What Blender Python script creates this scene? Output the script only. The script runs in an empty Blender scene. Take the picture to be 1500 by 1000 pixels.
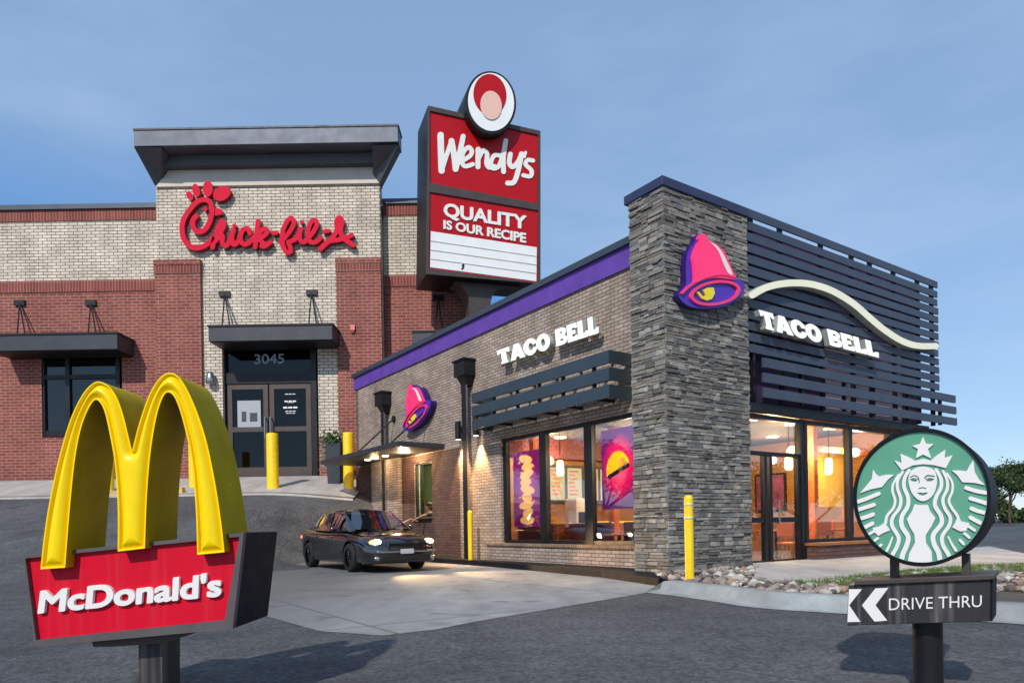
import bpy, bmesh, math, random
import numpy as np
from mathutils import Vector, Matrix
random.seed(7); RNG = np.random.RandomState(5)
SC = bpy.context.scene
COL = SC.collection
R = math.radians

# ------------------------------------------------------------------ camera and pixel helpers
F, CX, CY, PH, EYE = 1018., 750., 770., math.atan(.01697), 1.0
cP, sP = math.cos(PH), math.sin(PH)
cam = bpy.data.objects.new('camera', bpy.data.cameras.new('camera')); COL.objects.link(cam)
cam.data.sensor_fit = 'HORIZONTAL'; cam.data.sensor_width = 36; cam.data.lens = 36*F/1500.
cam.data.shift_y = (CY-500.)/1500.; cam.data.clip_end = 3000; cam.data.clip_start = .05
M3 = Matrix(((cP, sP, 0), (0, 0, -1), (-sP, cP, 0)))     # columns right, up, back
cam.matrix_world = Matrix.Translation((0, 0, EYE)) @ M3.to_4x4()
SC.camera = cam

def ray(px, py):
    a = (px-CX)/F; b = -(py-CY)/F
    return (a*cP+b*sP, 1.0, -a*sP+b*cP)
def ground(px, py, z=0.):
    d = ray(px, py); t = (z-EYE)/d[2]
    return (d[0]*t, t, z)
def at(px, py, Y):
    d = ray(px, py)
    return (d[0]*Y, Y, EYE+d[2]*Y)

class Frame:
    """upright plane frame: x along the plane (left to right as seen), y away from the viewer, z up"""
    def __init__(s, o, d, z0=0.):
        s.o = o; s.d = d; s.b = (-d[1], d[0]); s.z0 = z0
    def px(s, px, py, y=0.):
        r = ray(px, py); ox = s.o[0]+s.b[0]*y; oy = s.o[1]+s.b[1]*y
        t = (ox*s.b[0]+oy*s.b[1])/(r[0]*s.b[0]+r[1]*s.b[1])
        X, Y = r[0]*t, r[1]*t
        return ((X-ox)*s.d[0]+(Y-oy)*s.d[1], EYE+r[2]*t-s.z0)
    def pxs(s, X, Y, y=0.):
        """vectorised px"""
        a = (X-CX)/F; b = -(Y-CY)/F
        rx = a*cP+b*sP; rz = -a*sP+b*cP
        ox = s.o[0]+s.b[0]*y; oy = s.o[1]+s.b[1]*y
        t = (ox*s.b[0]+oy*s.b[1])/(rx*s.b[0]+s.b[1])
        return (rx*t-ox)*s.d[0]+(t-oy)*s.d[1], EYE+rz*t-s.z0
    def loc(s, X, Y):
        return ((X-s.o[0])*s.d[0]+(Y-s.o[1])*s.d[1], (X-s.o[0])*s.b[0]+(Y-s.o[1])*s.b[1])
    def gnd(s, px, py, z=0.):
        g = ground(px, py, z); return s.loc(g[0], g[1])
    def w(s, x, y, z=0.):
        return (s.o[0]+s.d[0]*x+s.b[0]*y, s.o[1]+s.d[1]*x+s.b[1]*y, s.z0+z)
    def sub(s, x, y, z=0., d=None):
        p = s.w(x, y, z); return Frame((p[0], p[1]), d or s.d, p[2])
    def thing(s, name, label, cat, group=None):
        o = bpy.data.objects.new(name, None); COL.objects.link(o)
        o.location = (s.o[0], s.o[1], s.z0); o.rotation_euler = (0, 0, math.atan2(s.d[1], s.d[0]))
        o.empty_display_size = .2
        tag(o, label, cat, group); return o

def tag(o, label, cat, group=None, kind=None):
    if label: o['label'] = label
    if cat: o['category'] = cat
    if group: o['group'] = group
    if kind: o['kind'] = kind
    return o
def copy_tree(o, parent=None):
    c = o.copy(); COL.objects.link(c)
    if parent: c.parent = parent
    for ch in list(o.children): copy_tree(ch, c)
    return c

# ------------------------------------------------------------------ mesh builder
class MB:
    def __init__(s): s.v = []; s.f = []; s.sm = []
    def add(s, vs, fs, smooth=False):
        n = len(s.v); s.v += [tuple(p) for p in vs]
        s.f += [tuple(i+n for i in f) for f in fs]; s.sm += [smooth]*len(fs); return s
    def box(s, x0, y0, z0, x1, y1, z1):
        if x0 > x1: x0, x1 = x1, x0
        if y0 > y1: y0, y1 = y1, y0
        if z0 > z1: z0, z1 = z1, z0
        return s.add([(x0,y0,z0),(x1,y0,z0),(x1,y1,z0),(x0,y1,z0),(x0,y0,z1),(x1,y0,z1),(x1,y1,z1),(x0,y1,z1)],
              [(0,3,2,1),(4,5,6,7),(0,1,5,4),(1,2,6,5),(2,3,7,6),(3,0,4,7)])
    def quad(s, a, b, c, d): return s.add([a,b,c,d], [(0,1,2,3)])
    def prism(s, poly, y0, y1):
        """poly in (x,z), extruded along y"""
        n = len(poly)
        vs = [(p[0],y0,p[1]) for p in poly]+[(p[0],y1,p[1]) for p in poly]
        fs = [tuple(range(n)), tuple(range(2*n-1,n-1,-1))]+[(i,(i+1)%n,(i+1)%n+n,i+n) for i in range(n)]
        return s.add(vs, fs)
    def slab(s, poly, z0, z1):
        """poly in (x,y), extruded along z"""
        n = len(poly)
        vs = [(p[0],p[1],z0) for p in poly]+[(p[0],p[1],z1) for p in poly]
        fs = [tuple(range(n-1,-1,-1)), tuple(range(n,2*n))]+[(i,(i+1)%n,(i+1)%n+n,i+n) for i in range(n)]
        return s.add(vs, fs)
    def cyl(s, p0, p1, r0, r1=None, n=16, caps=True, smooth=True):
        r1 = r0 if r1 is None else r1
        p0, p1 = Vector(p0), Vector(p1); a = (p1-p0).normalized()
        t = a.orthogonal().normalized(); b = a.cross(t)
        vs = []
        for p, r in ((p0, r0), (p1, r1)):
            for i in range(n):
                q = 2*math.pi*i/n; vs.append(p+(t*math.cos(q)+b*math.sin(q))*r)
        s.add(vs, [(i,(i+1)%n,(i+1)%n+n,i+n) for i in range(n)], smooth)
        if caps:
            s.add(vs[:n], [tuple(range(n-1,-1,-1))]); s.add(vs[n:], [tuple(range(n))])
        return s
    def tube(s, path, r, n=8):
        for i in range(len(path)-1):
            s.cyl(path[i], path[i+1], r, r, n)
        return s
    def lathe(s, prof, cx=0, cy=0, cz=0, n=20, axis='z', smooth=True):
        vs = []; m = len(prof)
        for i in range(n):
            q = 2*math.pi*i/n; c, sn = math.cos(q), math.sin(q)
            for r, h in prof:
                vs.append((cx+r*c, cy+r*sn, cz+h) if axis == 'z' else
                          ((cx+r*c, cy+h, cz+r*sn) if axis == 'y' else (cx+h, cy+r*c, cz+r*sn)))
        fs = []
        for i in range(n):
            j = (i+1) % n
            for k in range(m-1): fs.append((i*m+k, j*m+k, j*m+k+1, i*m+k+1))
        return s.add(vs, fs, smooth)
    def sphere(s, c, r, n=12, sq=(1,1,1)):
        m = n//2; pr = [(max(1e-5, r*math.sin(math.pi*k/m)), -r*math.cos(math.pi*k/m)) for k in range(m+1)]
        k0 = len(s.v); s.lathe(pr, n=n)
        for i in range(k0, len(s.v)):
            p = s.v[i]; s.v[i] = (c[0]+p[0]*sq[0], c[1]+p[1]*sq[1], c[2]+p[2]*sq[2])
        return s
    def panel(s, mp, a0, a1, z0, z1, holes=(), thick=.25):
        """wall panel with rectangular openings; mp(a, z, depth) -> xyz"""
        As = sorted(set([a0,a1]+[h[0] for h in holes]+[h[1] for h in holes]))
        Zs = sorted(set([z0,z1]+[h[2] for h in holes]+[h[3] for h in holes]))
        inside = lambda a, z: any(h[0] < a < h[1] and h[2] < z < h[3] for h in holes)
        for i in range(len(As)-1):
            for k in range(len(Zs)-1):
                A, B, C, D = As[i], As[i+1], Zs[k], Zs[k+1]
                if inside((A+B)/2, (C+D)/2): continue
                for d in (0, thick): s.quad(mp(A,C,d), mp(B,C,d), mp(B,D,d), mp(A,D,d))
        for (A,B,C,D) in list(holes)+[(a0,a1,z0,z1)]:
            s.quad(mp(A,C,0),mp(B,C,0),mp(B,C,thick),mp(A,C,thick)); s.quad(mp(A,D,0),mp(B,D,0),mp(B,D,thick),mp(A,D,thick))
            s.quad(mp(A,C,0),mp(A,D,0),mp(A,D,thick),mp(A,C,thick)); s.quad(mp(B,C,0),mp(B,D,0),mp(B,D,thick),mp(B,C,thick))
        return s
    def build(s, name, mat, parent=None, bevel=0, smooth=None, normals=True, sub=0):
        me = bpy.data.meshes.new(name); me.from_pydata(s.v, [], s.f); me.update()
        if normals:
            bm = bmesh.new(); bm.from_mesh(me)
            bmesh.ops.recalc_face_normals(bm, faces=bm.faces); bm.to_mesh(me); bm.free()
        me.polygons.foreach_set('use_smooth', [bool(q) if smooth is None else smooth for q in s.sm])
        uv = me.uv_layers.new(name='UVMap').data
        vv = me.vertices
        for p in me.polygons:
            n = p.normal
            if abs(n.z) > .75:
                for li in p.loop_indices:
                    c = vv[me.loops[li].vertex_index].co; uv[li].uv = (c.x, c.y)
            else:
                if abs(n.x) > abs(n.y):
                    for li in p.loop_indices:
                        c = vv[me.loops[li].vertex_index].co; uv[li].uv = (c.y, c.z)
                else:
                    for li in p.loop_indices:
                        c = vv[me.loops[li].vertex_index].co; uv[li].uv = (c.x, c.z)
        for m in (mat if isinstance(mat, (list, tuple)) else [mat]): me.materials.append(m)
        o = bpy.data.objects.new(name, me); COL.objects.link(o)
        if parent: o.parent = parent
        if bevel:
            b = o.modifiers.new('bevel', 'BEVEL'); b.width = bevel; b.segments = 2; b.limit_method = 'ANGLE'
        if sub:
            b = o.modifiers.new('subdivision', 'SUBSURF'); b.levels = sub; b.render_levels = sub
        return o

def struct(o, kind='structure'): o['kind'] = kind; return o

# ------------------------------------------------------------------ plates: flat shapes traced as distance fields
def cr(pts, n=8, closed=False):
    """Catmull-Rom smoothing"""
    P = [np.array(p, float) for p in pts]; m = len(P); out = []
    rng = range(m) if closed else range(m-1)
    for i in rng:
        p1, p2 = P[i], P[(i+1) % m]
        p0 = P[(i-1) % m] if (closed or i > 0) else p1
        p3 = P[(i+2) % m] if (closed or i+2 < m) else p2
        for k in range(n):
            t = k/n
            out.append(.5*(2*p1+(p2-p0)*t+(2*p0-5*p1+4*p2-p3)*t*t+(3*p1-p0-3*p2+p3)*t**3))
    if not closed: out.append(P[-1])
    return [tuple(p) for p in out]
def _segd(X, Y, a, b):
    dx, dy = b[0]-a[0], b[1]-a[1]; L = dx*dx+dy*dy+1e-12
    t = np.clip(((X-a[0])*dx+(Y-a[1])*dy)/L, 0, 1)
    return np.hypot(X-a[0]-t*dx, Y-a[1]-t*dy), t
def stroke(pts, r, smooth=True, n=6):
    """round brush; r a number or (start, end) radius"""
    P = cr(pts, n) if smooth and len(pts) > 2 else pts
    def f(X, Y):
        out = np.full(X.shape, -1e9); m = len(P)-1
        for i in range(m):
            d, t = _segd(X, Y, P[i], P[i+1])
            rr = r if not isinstance(r, (tuple, list)) else r[0]+(r[1]-r[0])*(i+t)/m
            out = np.maximum(out, rr-d)
        return out
    return f
def poly(pts, smooth=False, n=6):
    P = cr(pts, n, True) if smooth else pts
    def f(X, Y):
        d = np.full(X.shape, 1e9); ins = np.zeros(X.shape, bool); m = len(P)
        for i in range(m):
            a, b = P[i], P[(i+1) % m]
            d = np.minimum(d, _segd(X, Y, a, b)[0])
            if a[1] != b[1]:
                c = ((a[1] > Y) != (b[1] > Y)) & (X < (b[0]-a[0])*(Y-a[1])/(b[1]-a[1])+a[0])
                ins ^= c
        return np.where(ins, d, -d)
    return f
def ell(cx, cy, rx, ry, rot=0):
    c, s = math.cos(R(rot)), math.sin(R(rot))
    def f(X, Y):
        x = (X-cx)*c+(Y-cy)*s; y = -(X-cx)*s+(Y-cy)*c
        return (1-np.hypot(x/rx, y/ry))*min(rx, ry)
    return f
def union(*fs):
    def f(X, Y):
        o = fs[0](X, Y)
        for g in fs[1:]: o = np.maximum(o, g(X, Y))
        return o
    return f
def minus(a, *bs):
    def f(X, Y):
        o = a(X, Y)
        for g in bs: o = np.minimum(o, -g(X, Y))
        return o
    return f
def inter(a, b): return lambda X, Y: np.minimum(a(X, Y), b(X, Y))

def plate(field, box, res, mp, yf, yb, name, mat, parent, prof=None, sidemat=None, smooth=False, back=False):
    """box = (x0,y0,x1,y1) in trace units; mp(xarr, yarr) -> (x, z) local; front at yf, sides run to yb"""
    x0, y0, x1, y1 = box
    nx = int((x1-x0)/res)+2; ny = int((y1-y0)/res)+2
    gx = x0+res*np.arange(nx); gy = y0+res*np.arange(ny)
    X, Y = np.meshgrid(gx, gy); V = field(X, Y); V = np.where(np.abs(V) < 1e-6, 1e-6, V)
    V[0, :] = V[-1, :] = -1e3; V[:, 0] = V[:, -1] = -1e3
    ins = V > 0
    pts = []; hts = []; idx = {}
    def corner(i, j):
        k = (i, j)
        if k not in idx:
            idx[k] = len(pts); pts.append((gx[i], gy[j])); hts.append(prof(V[j, i]) if prof else 0.)
        return idx[k]
    def cross(i, j, i2, j2):
        k = (i, j, i2, j2) if (i, j) < (i2, j2) else (i2, j2, i, j)
        if k not in idx:
            a, b = V[k[1], k[0]], V[k[3], k[2]]; t = a/(a-b); t = min(max(t, .02), .98)
            idx[k] = len(pts)
            pts.append((gx[k[0]]+(gx[k[2]]-gx[k[0]])*t, gy[k[1]]+(gy[k[3]]-gy[k[1]])*t)); hts.append(prof(0.) if prof else 0.)
        return idx[k]
    faces = []; edges = []
    for j in range(ny-1):
        i = 0
        row = ins[j, :-1] & ins[j, 1:] & ins[j+1, :-1] & ins[j+1, 1:]
        anyr = ins[j, :-1] | ins[j, 1:] | ins[j+1, :-1] | ins[j+1, 1:]
        while i < nx-1:
            if row[i]:
                k = i+1
                if not prof:
                    while k < nx-1 and row[k]: k += 1
                faces.append((corner(i, j), corner(k, j), corner(k, j+1), corner(i, j+1))); i = k; continue
            if anyr[i]:
                cs = [(i, j), (i+1, j), (i+1, j+1), (i, j+1)]
                fc = []; cr_ = []
                for q in range(4):
                    a, b = cs[q], cs[(q+1) % 4]
                    ia, ib = ins[a[1], a[0]], ins[b[1], b[0]]
                    if ia: fc.append(corner(*a))
                    if ia != ib:
                        c = cross(*a, *b); fc.append(c); cr_.append((c, ia))
                if len(fc) >= 3: faces.append(tuple(fc))
                m = len(cr_)
                for q in range(m):
                    if cr_[q][1]: edges.append((cr_[q][0], cr_[(q+1) % m][0]))
            i += 1
    if not faces: return None
    A = np.array(pts); lx, lz = mp(A[:, 0], A[:, 1])
    n = len(pts); mb = MB()
    mb.v = [(lx[i], yf-hts[i], lz[i]) for i in range(n)]
    mb.f = list(faces); mb.sm = [smooth]*len(faces)
    bk = {}; nf = len(faces)
    for a, b in edges:
        for q in (a, b):
            if q not in bk: bk[q] = len(mb.v); mb.v.append((lx[q], yb, lz[q]))
        # separate front verts for crisp side shading
        mb.f.append((a, bk[a], bk[b], b)); mb.sm.append(False)
    if back:
        off = {}
        for fc in faces:
            g = []
            for q in fc:
                if q in bk: g.append(bk[q])
                else:
                    if q not in off: off[q] = len(mb.v); mb.v.append((lx[q], yb, lz[q]))
                    g.append(off[q])
            mb.f.append(tuple(reversed(g))); mb.sm.append(False)
    o = mb.build(name, [mat, sidemat] if sidemat else mat, parent, normals=False)
    if sidemat:
        for p in o.data.polygons[nf:]: p.material_index = 1
    return o
def zmap(fr, zoom, ox, oy, y=0.):
    """trace units of an enlarged crop -> frame coordinates"""
    return lambda X, Y: fr.pxs(X/zoom+ox, Y/zoom+oy, y)

# ------------------------------------------------------------------ lettering from the built-in font
def text_segs(body, res=5):
    cu = bpy.data.curves.new('lettering', 'FONT'); cu.body = body; cu.resolution_u = res; cu.fill_mode = 'NONE'
    ob = bpy.data.objects.new('lettering', cu); COL.objects.link(ob)
    bpy.context.view_layer.update()
    dg = bpy.context.evaluated_depsgraph_get()
    me = bpy.data.meshes.new_from_object(ob.evaluated_get(dg))
    V = np.array([v.co[:2] for v in me.vertices]); E = [tuple(e.vertices) for e in me.edges]
    bpy.data.objects.remove(ob); bpy.data.curves.remove(cu); bpy.data.meshes.remove(me)
    return V, E
def letters(fr, body, quad, y, yf, yb, mat, parent, name='lettering', bold=.02, res=.016):
    """quad = pixel corners of the whole line: bottom left, bottom right, top right, top left; bold in font units"""
    V, E = text_segs(body); x0, z0 = V.min(0); x1, z1 = V.max(0)
    def field(X, Y):
        d = np.full(X.shape, 1e9); ins = np.zeros(X.shape, bool)
        for a, b in E:
            a, b = V[a], V[b]
            sel = (np.abs(X-(a[0]+b[0])/2) < .6)
            if sel.any():
                dd = _segd(X[sel], Y[sel], a, b)[0]; d[sel] = np.minimum(d[sel], dd)
            if a[1] != b[1]:
                ins ^= ((a[1] > Y) != (b[1] > Y)) & (X < (b[0]-a[0])*(Y-a[1])/(b[1]-a[1])+a[0])
        return np.where(ins, d, -d)+bold
    q = [np.array(p, float) for p in quad]
    def mp(X, Y):
        s = (X-x0)/(x1-x0); t = (Y-z0)/(z1-z0)
        P = (np.outer((1-s)*(1-t), q[0])+np.outer(s*(1-t), q[1])+np.outer(s*t, q[2])+np.outer((1-s)*t, q[3]))
        return fr.pxs(P[:, 0], P[:, 1], y)
    m = bold+.04
    return plate(field, (x0-m, z0-m, x1+m, z1+m), res, mp, yf, yb, name, mat, parent)
# ------------------------------------------------------------------ materials
def lin(c):
    return tuple(((x/255.)/12.92 if x/255. <= .04045 else ((x/255.+.055)/1.055)**2.4) for x in c)
class NT:
    def __init__(s, m):
        m.use_nodes = True; s.t = m.node_tree; s.t.nodes.clear()
    def n(s, typ, **k):
        nd = s.t.nodes.new(typ)
        for a, b in k.items():
            if a.startswith('i_'): nd.inputs[a[2:].replace('_', ' ')].default_value = b
            else: setattr(nd, a, b)
        return nd
    def l(s, a, b): s.t.links.new(a, b)
    def math(s, op, a, b=None, clamp=False):
        nd = s.n('ShaderNodeMath', operation=op, use_clamp=clamp)
        for i, q in enumerate((a, b)):
            if q is None: continue
            if isinstance(q, (int, float)): nd.inputs[i].default_value = q
            else: s.l(q, nd.inputs[i])
        return nd.outputs[0]
    def mix(s, fac, a, b, blend='MIX'):
        nd = s.n('ShaderNodeMix', data_type='RGBA', blend_type=blend)
        for i, q in ((0, fac), (6, a), (7, b)):
            if isinstance(q, (int, float)): nd.inputs[i].default_value = q
            elif isinstance(q, tuple): nd.inputs[i].default_value = (*q[:3], 1)
            else: s.l(q, nd.inputs[i])
        return nd.outputs[2]
    def noise(s, vec, scale, detail=4, rough=.55):
        nd = s.n('ShaderNodeTexNoise'); nd.inputs['Scale'].default_value = scale
        nd.inputs['Detail'].default_value = detail; nd.inputs['Roughness'].default_value = rough
        s.l(vec, nd.inputs['Vector']); return nd.outputs['Fac']
    def ramp(s, fac, a, b, ca=(0, 0, 0), cb=(1, 1, 1)):
        nd = s.n('ShaderNodeValToRGB'); e = nd.color_ramp.elements
        e[0].position = a; e[1].position = b; e[0].color = (*ca, 1); e[1].color = (*cb, 1)
        s.l(fac, nd.inputs[0]); return nd.outputs[0]
    def out(s, sh):
        o = s.n('ShaderNodeOutputMaterial'); s.l(sh, o.inputs[0])
    def bsdf(s, col, rough=.6, metal=0., spec=.5, normal=None, coat=0):
        b = s.n('ShaderNodeBsdfPrincipled')
        for nm, q in (('Base Color', col), ('Roughness', rough), ('Metallic', metal), ('Specular IOR Level', spec), ('Coat Weight', coat)):
            if isinstance(q, tuple): b.inputs[nm].default_value = (*q[:3], 1)
            elif isinstance(q, (int, float)): b.inputs[nm].default_value = q
            else: s.l(q, b.inputs[nm])
        if normal: s.l(normal, b.inputs['Normal'])
        return b.outputs[0]
    def bump(s, h, st=.3, dist=.01):
        b = s.n('ShaderNodeBump'); b.inputs['Strength'].default_value = st; b.inputs['Distance'].default_value = dist
        s.l(h, b.inputs['Height']); return b.outputs[0]
    def coord(s, w='Object'):
        return s.n('ShaderNodeTexCoord').outputs[w]

def mat(name, col, rough=.6, metal=0., var=.12, scale=3., bump=0., bscale=60., spec=.5, coat=0, streak=0., fine=0.):
    """painted or cast surface with uneven tone, grime and a little relief"""
    m = bpy.data.materials.new(name); t = NT(m); co = t.coord()
    c = tuple(col)
    if var:
        n1 = t.noise(co, scale, 5, .6)
        dark = tuple(x*(1-var) for x in c); lite = tuple(min(1, x*(1+var)) for x in c)
        c = t.ramp(n1, .3, .7, dark, lite)
    if streak:
        mp = t.n('ShaderNodeMapping'); t.l(co, mp.inputs[0]); mp.inputs['Scale'].default_value = (14, 14, .5)
        sk = t.noise(mp.outputs[0], 1.6, 3)
        c = t.mix(t.ramp(sk, .5, .75), c, t.mix(streak, c, (.5, .45, .42)))
    rg = rough
    if var:
        rg = t.math('ADD', t.math('MULTIPLY', t.noise(co, scale*2.3, 3), .25), rough-.12, True)
    nb = t.bump(t.noise(co, bscale, 4), bump, .01) if bump else None
    t.out(t.bsdf(c, rg, metal, spec, nb, coat)); return m

def emit(name, col, st):
    m = bpy.data.materials.new(name); t = NT(m)
    e = t.n('ShaderNodeEmission'); e.inputs[0].default_value = (*col, 1); e.inputs[1].default_value = st
    t.out(e.outputs[0]); return m

def lit_face(name, c, e):
    """acrylic face of an internally lit sign"""
    m = mat(name, c, .35, 0, .04, 3); b = [n for n in m.node_tree.nodes if n.type == 'BSDF_PRINCIPLED'][0]
    b.inputs['Emission Color'].default_value = (*c, 1); b.inputs['Emission Strength'].default_value = e; return m
def brick_mat(name, c1, c2, mortar, w, h, ms=.012, bump=.5, var=.25, vertical=False):
    m = bpy.data.materials.new(name); t = NT(m); uv = t.coord('UV')
    if vertical:
        mp = t.n('ShaderNodeMapping'); t.l(uv, mp.inputs[0]); mp.inputs['Rotation'].default_value = (0, 0, R(90)); uv2 = mp.outputs[0]
    else: uv2 = uv
    b = t.n('ShaderNodeTexBrick'); t.l(uv2, b.inputs['Vector'])
    b.inputs['Scale'].default_value = 1; b.inputs['Brick Width'].default_value = w; b.inputs['Row Height'].default_value = h
    b.inputs['Mortar Size'].default_value = ms; b.inputs['Mortar Smooth'].default_value = .2; b.inputs['Bias'].default_value = 0.
    b.inputs['Color1'].default_value = (*c1, 1); b.inputs['Color2'].default_value = (*c2, 1); b.inputs['Mortar'].default_value = (*mortar, 1)
    if vertical: b.offset = 0.
    n = t.noise(uv, 1.1, 5, .6); n2 = t.noise(uv, 26, 3)
    c = t.mix(1., b.outputs['Color'], t.ramp(n, .25, .75, (1-var,)*3, (1+var*.5,)*3), 'MULTIPLY')
    c = t.mix(1., c, t.ramp(n2, .3, .7, (.88,)*3, (1.08,)*3), 'MULTIPLY')
    mpp = t.n('ShaderNodeMapping'); t.l(uv, mpp.inputs[0]); mpp.inputs['Scale'].default_value = (1.3, .16, 1)
    c = t.mix(1., c, t.ramp(t.noise(mpp.outputs[0], 1.5, 5, .65), .3, .62, (.80, .79, .78), (1.04,)*3), 'MULTIPLY')
    hgt = t.math('ADD', t.math('MULTIPLY', b.outputs['Fac'], -1.), t.math('MULTIPLY', n2, .35))
    t.out(t.bsdf(c, .85, 0, .25, t.bump(hgt, bump, .012))); return m

def glass_mat(name, tint=(.9, .95, .95), refl=1.0, ior=1.5, base=0.03):
    """pane: clear with fresnel reflection"""
    m = bpy.data.materials.new(name); t = NT(m)
    tr = t.n('ShaderNodeBsdfTransparent'); tr.inputs[0].default_value = (*tint, 1)
    gl = t.n('ShaderNodeBsdfGlossy'); gl.inputs['Roughness'].default_value = .01
    fr = t.n('ShaderNodeFresnel'); fr.inputs[0].default_value = ior
    f = t.math('ADD', t.math('MULTIPLY', fr.outputs[0], refl), base, True)
    mx = t.n('ShaderNodeMixShader'); t.l(f, mx.inputs[0]); t.l(tr.outputs[0], mx.inputs[1]); t.l(gl.outputs[0], mx.inputs[2])
    t.out(mx.outputs[0]); return m

M = {}
M['cream_brick'] = brick_mat('cream brick', lin((234,221,204)), lin((212,198,181)), lin((118,106,96)), .37, .128, .016)
M['red_brick'] = brick_mat('red brick', lin((152,84,74)), lin((134,70,63)), lin((172,140,128)), .37, .128, .014)
M['red_soldier'] = brick_mat('red soldier brick', lin((150,78,70)), lin((130,66,60)), lin((164,130,118)), .60, .128, .014, vertical=True)
M['tan_brick'] = brick_mat('tan brick', lin((186,168,154)), lin((160,142,130)), lin((96,84,76)), .25, .078, .009)
M['brown_brick'] = brick_mat('brown brick', lin((112,84,76)), lin((94,70,64)), lin((70,56,52)), .25, .078, .009)
M['dark_metal'] = mat('dark bronze metal', lin((58,60,68)), .5, .3, .15, 2)
M['slat_metal'] = mat('blue grey metal', lin((64,71,88)), .5, .05, .12, 1.5)
M['black_metal'] = mat('black metal', lin((30,30,34)), .4, .3, .15, 3)
M['canopy_metal'] = mat('grey canopy metal', lin((62,74,82)), .32, .3, .12, 1.5)
M['coping'] = mat('coping metal', lin((72,80,92)), .45, .4, .1, 1)
M['purple'] = mat('purple band', lin((98,62,158)), .55, 0, .16, 2.2)
M['purple_dark'] = mat('dark purple panel', lin((62,36,74)), .6, 0, .15, 2)
M['lilac'] = mat('lilac panel', lin((226,196,206)), .6, 0, .1, 2)
M['stucco'] = mat('pale stucco', lin((208,196,184)), .85, 0, .08, 1.2, .2, 90)
M['grey_soffit'] = mat('grey soffit', lin((88,88,94)), .6, .2, .08, 2)
M['gun_metal'] = mat('gun metal cornice', lin((84,90,102)), .5, .3, .1, .8)
M['red_letter'] = mat('red acrylic letter', (.66,.003,.035), .55, 0, .05, 3, spec=.12)
M['red_return'] = mat('red letter return', lin((150,14,40)), .4, 0, .08, 3)
M['white_letter'] = mat('white acrylic', lin((236,236,228)), .35, 0, .04, 3)
M['cream_wave'] = mat('cream acrylic', lin((232,228,204)), .4, 0, .05, 3)
M['letter_side'] = mat('pale letter return', lin((176,184,178)), .4, .2, .1, 3)
M['sign_red'] = mat('red sign face', (.46,.003,.008), .4, 0, .07, 1.5, spec=.3)
M['sign_red_pink'] = mat('weathered red sign face', (.62,.002,.022), .45, 0, .06, 4., streak=.03, spec=.2)
M['sign_white'] = mat('white sign face', lin((238,238,236)), .35, 0, .04, 2)
M['sign_frame'] = mat('brown grey sign frame', lin((82,72,68)), .5, .4, .15, 2)
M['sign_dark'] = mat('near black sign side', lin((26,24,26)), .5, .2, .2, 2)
M['black_case'] = mat('black sign case', lin((14,14,24)), .6, 0, .15, 4, spec=.2)
M['charcoal'] = mat('charcoal sign face', lin((50,48,50)), .45, .2, .12, 6, streak=.25)
M['grey_rim'] = mat('grey sign rim', lin((96,90,92)), .5, .4, .15, 6)
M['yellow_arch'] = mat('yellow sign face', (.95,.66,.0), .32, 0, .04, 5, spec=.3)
M['shaded_arch'] = mat('shaded yellow sign return', (.44,.31,.0), .6, 0, .14, 4, spec=.15)  # yellow darkened to olive: shade on the arch returns put into the colour
M['bollard'] = mat('yellow bollard plastic', lin((246,204,0)), .45, 0, .12, 9, streak=.10)
M['band'] = mat('pale reflective band', lin((214,206,150)), .3, 0, .05, 8)
M['bell_pink'] = mat('pink acrylic', lin((255,60,120)), .3, 0, .04, 3)
M['bell_purple'] = mat('violet acrylic', lin((82,44,176)), .3, 0, .06, 3)
M['bell_dark'] = mat('deep violet return', lin((44,20,96)), .4, 0, .1, 3)
M['bell_yellow'] = mat('yellow acrylic', lin((250,224,40)), .3, 0, .03, 3)
M['green'] = mat('green sign face', lin((92,156,128)), .3, 0, .06, 2.5)
M['emblem_white'] = mat('off white emblem', lin((232,228,226)), .35, 0, .03, 5)
M['lit_white'] = lit_face('lit white acrylic', lin((240,240,230)), .28)
M['lit_cream'] = lit_face('lit cream acrylic', lin((232,228,200)), .14)
M['lit_pink'] = lit_face('lit pink acrylic', lin((255,50,112)), .16)
M['cream_pale'] = mat('pale peach', lin((236,190,172)), .4, 0, .03, 5)
M['glass'] = glass_mat('window glass', (.95, .96, .95), .6, 1.45, .0)
M['dark_glass'] = glass_mat('tinted glass', (.10, .13, .15), .55, 1.5, .02)
M['car_glass'] = glass_mat('car glass', (.42, .46, .48), 1.25, 1.6, .16)
M['car_paint'] = mat('black car paint', lin((14,15,20)), .12, 0, 0, 3, spec=.9, coat=1.)
M['tyre'] = mat('tyre rubber', lin((22,22,23)), .8, 0, .2, 20)
M['rim'] = mat('dark alloy', lin((62,64,68)), .3, .9, .1, 8)
M['chrome'] = mat('chrome', lin((205,205,205)), .15, 1., .04, 8)
M['plastic'] = mat('black plastic', lin((14,14,15)), .5, 0, .15, 20)
M['steel'] = mat('brushed steel', lin((160,162,164)), .35, .9, .08, 12)
M['brown_frame'] = mat('bronze door frame', lin((84,74,70)), .45, .5, .12, 3)
M['paper'] = mat('pale paper', lin((168,172,178)), .8, 0, .06, 10)
M['warm_wall'] = mat('ochre wall', lin((146,98,44)), .7, 0, .12, 1.3)
M['orange'] = mat('orange laminate', lin((214,110,40)), .45, 0, .1, 2)
M['yellow_panel'] = mat('yellow panel', lin((236,200,104)), .6, 0, .1, 1)
M['wood'] = mat('wood laminate', lin((150,92,48)), .45, 0, .2, 5)
M['maroon'] = mat('maroon vinyl', lin((104,40,46)), .4, 0, .12, 4)
M['ceiling'] = mat('ceiling tile', lin((88,74,60)), .8, 0, .05, 2)
M['floor_tile'] = mat('brown floor tile', lin((112,88,72)), .4, 0, .15, 2)
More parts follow.
